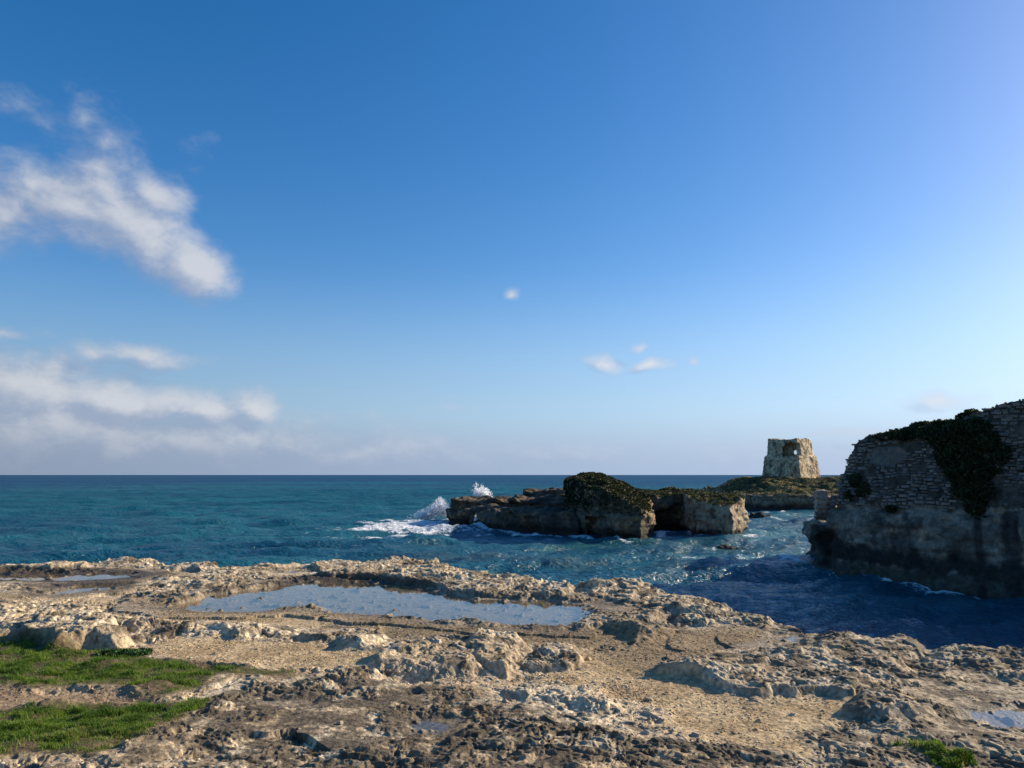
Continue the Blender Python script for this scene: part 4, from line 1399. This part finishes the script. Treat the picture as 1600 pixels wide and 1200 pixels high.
def sdf_tower(A, B, z):
    ctr = SIDE / 2
    inset = np.interp(z, [0, 5.2, 5.6, 9.5], [0.0, 0.55, 0.8, 1.15]).astype(f32)
    q_ = np.maximum(np.abs(A - ctr), np.abs(B - ctr))
    # the outer skin has fallen off the upper left edge and the upper far edge
    fall = 0.55 * sstep(A, SIDE - 1.6, SIDE - 0.4)[:, :, None] * sstep(z, 5.3, 5.7)[None, None, :] + 0.7 * sstep(B, SIDE - 2.0, SIDE - .4)[:, :, None] * sstep(z, 5.2, 7.0)[None, None, :]
    f = q_[:, :, None] - (ctr - inset)[None, None, :] + fall
    top = THH - 0.25 + 0.22 * perlin2(A / 1.1, B / 1.1) + 0.15 * perlin2(A / 0.45, B / 0.45) - 0.35 * np.exp(-((A - 4.2) / 1.6) ** 2) + 0.25 * sstep(A, 7.2, 8.0)
    f = np.maximum(f, z[None, None, :] - top[:, :, None])
    room = np.maximum(np.maximum(2.0 - A, A - 7.5), np.maximum(1.2 - B, B - 3.6))
    f = np.maximum(f, -np.maximum(room[:, :, None], np.maximum(5.2 - z, z - 8.2)[None, None, :]))
    # collapsed near corner
    arch = 5.35 + 3.1 * np.sqrt(np.clip(1 - ((A - 2.6) / 2.4) ** 2, 0, 1)) - 0.0 * B
    hole = np.maximum(np.maximum(A - 4.7, B - 2.3), -2.0)
    hz_ = np.maximum((5.25 + 0.25 * perlin2(A / 0.8, B / 0.8))[:, :, None] - z[None, None, :], z[None, None, :] - (8.5 - 1.0 * ((A - 2.4) / 2.2) ** 2 + 0.2 * perlin2(A / 0.7, B / 0.7))[:, :, None])
    f = np.maximum(f, -np.maximum(hole[:, :, None], hz_))
    # breach in the far wall through which the sky shows
    win = np.hypot((A - (5.55 - 0.53 * (8.6 - B)))[:, :, None] / 0.46, ((z - 6.3) / 0.62)[None, None, :]) - 1
    win = np.maximum(win * 0.42, (2.5 - B)[:, :, None])
    f = np.maximum(f, -win)
    # robbed hollow in the sunlit face
    hol = np.sqrt(((A + 0.2) / 0.9) ** 2 + ((B - 5.6) / 1.7) ** 2)[:, :, None] ** 2 + ((z - 4.6) / 1.5)[None, None, :] ** 2
    f = np.maximum(f, -(np.sqrt(hol) - 1) * 0.7)
    return f


v, q, n = rock_mesh((-0.8, -0.8, -0.8), (10.6, 10.6, 10.4), 0.14, sdf_tower, [(0.55, 0.035), (0.28, 0.035), (0.16, 0.03)], ((1.2, 0.07), (0.5, 0.06)), 43.5)
lp = v.copy()
det = AV[0] * BV[1] - AV[1] * BV[0]
wv_ = np.stack([C0[0] + lp[:, 0] * AV[0] + lp[:, 1] * BV[0], C0[1] + lp[:, 0] * AV[1] + lp[:, 1] * BV[1], lp[:, 2] + TZ], 1)
if det < 0:
    q = q[:, ::-1]
c, _ = rock_colour(wv_.astype(f32), n, 44.0, (0.44, 0.335, 0.205), (0.66, 0.52, 0.33), veg=0.0, tide=-2)
c = mixc(c, (0.10, 0.075, 0.05), 0.65 * sstep(fbm3(lp[:, 0], lp[:, 1], lp[:, 2], 0.55, 3, 0.6, 3.0), 0.15, 0.5))
root = empty('watch_tower', (float(C0[0]), float(C0[1]), TZ))
tag(root, 'ruined square stone watch tower with collapsed corner and sky showing through', 'tower')
base = np.array([C0[0], C0[1], TZ])
cen = wv_[q].mean(1) - base
la = lp[q].mean(1)
m_in = (la[:, 2] > 4.9) & (la[:, 0] > 1.3) & (la[:, 1] > 1.3) & (la[:, 0] < 7.9) & (la[:, 1] < 8.0)


def submesh(name, mask):
    qq = q[mask]
    u, invx = np.unique(qq, return_inverse=True)
    return mesh_np(name, wv_[u] - base, invx.reshape(-1, 4), M_tower, c[u], parent=root)


submesh('wall', ~m_in)
submesh('vault', m_in)
#@@END_ROCKS

#@@DETAIL
# ------------------------------------------------------------------ spray
def splash(plumes, n, label, seed):
    r = np.random.default_rng(seed)
    pts, sz = [], []
    for (cx, cy, z0, w, h, lean, share) in plumes:
        m = int(n * share)
        t = r.beta(1.0, 1.8, m)
        a = r.normal(0, 1, m); b = r.normal(0, 1, m)
        spread = 0.28 + 0.72 * t
        x = cx + a * w * 0.36 * spread + lean * t * h
        y = cy + b * w * 0.3 * spread
        z = z0 + h * t * np.clip(1 - 0.22 * np.abs(a), 0.25, 1)
        cl = perlin3(x * 2.2, y * 0.8, z * 2.2)
        k = cl > r.uniform(-0.55, 0.35, m) * (0.4 + t)
        pts.append(np.stack([x, y, z], 1)[k]); sz.append((0.13 * (1 - 0.7 * t) * r.uniform(0.5, 1.5, m))[k])
    pts = np.concatenate(pts); sz = np.concatenate(sz)
    m = len(pts)
    e1_ = r.normal(size=(m, 3)); e1_ /= np.linalg.norm(e1_, axis=1)[:, None]
    e2_ = np.cross(e1_, r.normal(size=(m, 3))); e2_ /= np.linalg.norm(e2_, axis=1)[:, None] + 1e-6
    e1_ *= sz[:, None]; e2_ *= (sz * r.uniform(0.5, 1.0, m))[:, None]
    v = np.stack([pts - e1_, pts - e2_, pts + e1_, pts + e2_], 1).reshape(-1, 3)
    f = np.arange(m * 4).reshape(m, 4)
    tag(mesh_np('wave_splash', v, f, M_spray), label, 'splash', None, 'stuff')


splash([(-11.6, 117.5, 0.7, 2.8, 2.5, 0.1, .45), (-10.6, 117.5, 0.8, 2.4, 3.2, -0.1, .35), (-13.2, 117.5, 0.4, 2.2, 1.6, -0.2, .2)], 26000, 'broad white wave bursting on the outer end of the low ledge', 1)
splash([(-4.8, 119.5, 2.6, 1.9, 3.2, 0.05, .6), (-4.2, 119.5, 2.8, 1.6, 2.5, 0.15, .25), (-5.4, 119.5, 2.8, 1.4, 3.6, -0.05, .15)], 14000, 'tall thin plume of spray rising behind the low ledge', 2)
splash([(-4.9, 100.6, 0.1, 0.5, 2.1, 0.12, 1.0)], 900, 'thin trickle of white water draining through the ledge gap', 3)

# ------------------------------------------------------------------ grass, gravel and loose stones on the shelf
GR = np.random.default_rng(77)


def pick(weight, n):
    p = np.maximum(weight, 0) * SHELF_AREA
    p = p / p.sum()
    k = GR.choice(len(p), n, p=p)
    s = np.sqrt(SHELF_AREA[k])
    pos = SV[k].copy()
    pos[:, 0] += GR.uniform(-1, 1, n) * s * 0.8
    pos[:, 1] += GR.uniform(-1, 1, n) * s * 0.8
    return pos, k


GL = ['green grass patch beside the pale boulder and sandy strip', 'green grass patch in front of the bare earth strip', 'small dark green tuft among the rocks on the right']
for gi2, ((d, m), nb, lab) in enumerate(zip(grass_d, (62000, 66000, 5200), GL)):
    dens = sstep(-d + 0.25 * fbm2(X, Y, 0.5, 3, 0.6, 3.0), 0.0, 0.6) * (1 - sstep(slab, 0.08, 0.2)) * (0.06 + 0.94 * sstep(fbm2(X, Y, 0.6, 3, 0.6, 13.0 + gi2), -0.4, 0.3))
    dens *= (np.abs(X / np.maximum(Y, 1)) < 0.80) & (rr > 9.5)
    pos, k = pick(dens, nb)
    n = len(pos)
    hh = GR.uniform(0.025, 0.085, n) * (0.45 + 0.95 * sstep(fbm2(pos[:, 0], pos[:, 1], 0.45, 2, 0.5, 3.0), -0.4, 0.5))
    an = GR.uniform(0, 6.283, n); ln_ = GR.uniform(0.1, 0.9, n) * hh
    wd = GR.uniform(0.003, 0.0065, n) * (1 + 0.5 * (gi2 == 2))
    dx, dy = np.cos(an), np.sin(an)
    sx, sy = -dy * wd, dx * wd
    z0 = pos[:, 2] - 0.012
    B0 = np.stack([pos[:, 0] - sx, pos[:, 1] - sy, z0], 1); B1 = np.stack([pos[:, 0] + sx, pos[:, 1] + sy, z0], 1)
    mx, my = pos[:, 0] + dx * ln_ * .35, pos[:, 1] + dy * ln_ * .35
    M0 = np.stack([mx - sx * .8, my - sy * .8, z0 + hh * .62], 1); M1 = np.stack([mx + sx * .8, my + sy * .8, z0 + hh * .62], 1)
    T0 = np.stack([pos[:, 0] + dx * ln_, pos[:, 1] + dy * ln_, z0 + hh], 1)
    vv = np.stack([B0, B1, M1, M0, T0], 1).reshape(-1, 3)
    i5 = (np.arange(n) * 5)[:, None]
    ff = np.concatenate([i5 + np.array([[0, 1, 2]]), i5 + np.array([[0, 2, 3]]), i5 + np.array([[3, 2, 4]])])
    tt = np.clip(0.5 + 0.5 * fbm2(pos[:, 0], pos[:, 1], 0.7, 3, 0.6, 23.0) + GR.normal(0, .18, n), 0, 1)
    cc = lerp3((0.045, 0.115, 0.012), (0.22, 0.33, 0.038), tt)
    dryb = GR.uniform(0, 1, n) < 0.07 + 0.25 * sstep(fbm2(pos[:, 0], pos[:, 1], 1.1, 2, 0.5, 53.0), 0.2, 0.7)
    cc[dryb] = (0.30, 0.24, 0.10)
    tag(mesh_np('grass', vv, ff, M_grass, np.repeat(cc, 5, 0), smooth=False), lab, 'grass', None, 'stuff')

pc = P(192, 1026)
shrub('leafy_plant', [(pc[0] - 0.25, pc[1], 3.27, .26, .2, .05), (pc[0] + 0.05, pc[1] - .05, 3.28, .3, .2, .055), (pc[0] + 0.36, pc[1] + .05, 3.27, .22, .2, .05)], 1300, 0.07, 'low dark leafy plant at the foot of the pale boulder', 91, None, (0.03, 0.075, 0.02), (0.09, 0.17, 0.045))
# gravel (uncountable) and loose stones (countable)
ico = np.array([(0, 0, 1), (.89, 0, .45), (.28, .85, .45), (-.72, .53, .45), (-.72, -.53, .45), (.28, -.85, .45), (.72, .53, -.45), (-.28, .85, -.45), (-.89, 0, -.45), (-.28, -.85, -.45), (.72, -.53, -.45), (0, 0, -1)], f32)
icf = np.array([(0, 1, 2), (0, 2, 3), (0, 3, 4), (0, 4, 5), (0, 5, 1), (1, 6, 2), (2, 7, 3), (3, 8, 4), (4, 9, 5), (5, 10, 1), (2, 6, 7), (3, 7, 8), (4, 8, 9), (5, 9, 10), (1, 10, 6), (6, 11, 7), (7, 11, 8), (8, 11, 9), (9, 11, 10), (10, 11, 6)])
inview = (np.abs(X / np.maximum(Y, 1)) < 0.74) & (rr > 9.6) & (EDGE > 0.8) & (np.minimum.reduce(pool_d) > 0.1)
wgt = inview * (0.9 * sand + 0.25 * (1 - grass)) * (0.3 + sstep(fbm2(X, Y, 0.9, 3, 0.5, 3.3), -0.2, 0.5)) * (0.5 + 1.2 * pal)
pos, k = pick(wgt, 16000)
n = len(pos)
sz = 0.011 * np.exp(GR.normal(0, 0.5, n))
v = ico[None] * GR.uniform(.6, 1.35, (n, 12, 1)) * (sz[:, None, None] * np.array([1.15, 1.0, .7])) + pos[:, None, :] + np.array([0, 0, .002])
cc = C[k] * GR.uniform(.6, 1.35, (n, 1)) + 0.02
tag(mesh_np('gravel', v.reshape(-1, 3), (icf[None] + (np.arange(n) * 12)[:, None, None]).reshape(-1, 3), M_gravel, np.repeat(cc, 12, 0), smooth=False), 'tan gravel strewn over the sandy path and rock', 'gravel', None, 'stuff')
SM = []
for i in range(10):
    r = np.random.default_rng(200 + i)
    vv = ico * r.uniform(.62, 1.3, (12, 1)) * np.array([1.2, .95, .72])
    me = bpy.data.meshes.new('loose_stone')
    me.from_pydata([tuple(map(float, p)) for p in vv], [], [tuple(map(int, f)) for f in icf])
    me.update()
    b = r.uniform(.30, .52)
    at = me.color_attributes.new('Col', 'FLOAT_COLOR', 'POINT')
    at.data.foreach_set('color', np.tile(np.array([b, b * .86, b * .66, 1], f32), (12, 1)).ravel())
    me.materials.append(M_gravel)
    SM.append(me)
wgt = inview * (1 - grass) * (0.03 + 1.6 * pal + 0.12 * sand) * (rr < 22)
NS = 170
pos, k = pick(wgt, NS)
for i in range(NS):
    o = bpy.data.objects.new('loose_stone', SM[i % 10])
    COL.objects.link(o)
    in_rubble, on_sand = pal[k[i]] > 0.5, sand[k[i]] > 0.5
    s = float((0.042 if in_rubble else 0.024) * math.exp(GR.normal(0, 0.4)))
    o.scale = (s, s, s)
    o.location = (float(pos[i, 0]), float(pos[i, 1]), float(pos[i, 2]) - s * 0.1)
    o.rotation_euler = (GR.uniform(-.4, .4), GR.uniform(-.4, .4), GR.uniform(0, 6.28))
    if in_rubble:
        tag(o, 'loose angular stone in the pale rubble strewn beside the sandy path', 'stone', 'stones of the pale rubble')
    elif on_sand:
        tag(o, 'single loose stone lying on smooth sandy ground', 'stone', 'stones on the sand')
    else:
        tag(o, 'loose stone lying on bare pitted rock', 'stone', 'stones on the bare rock')
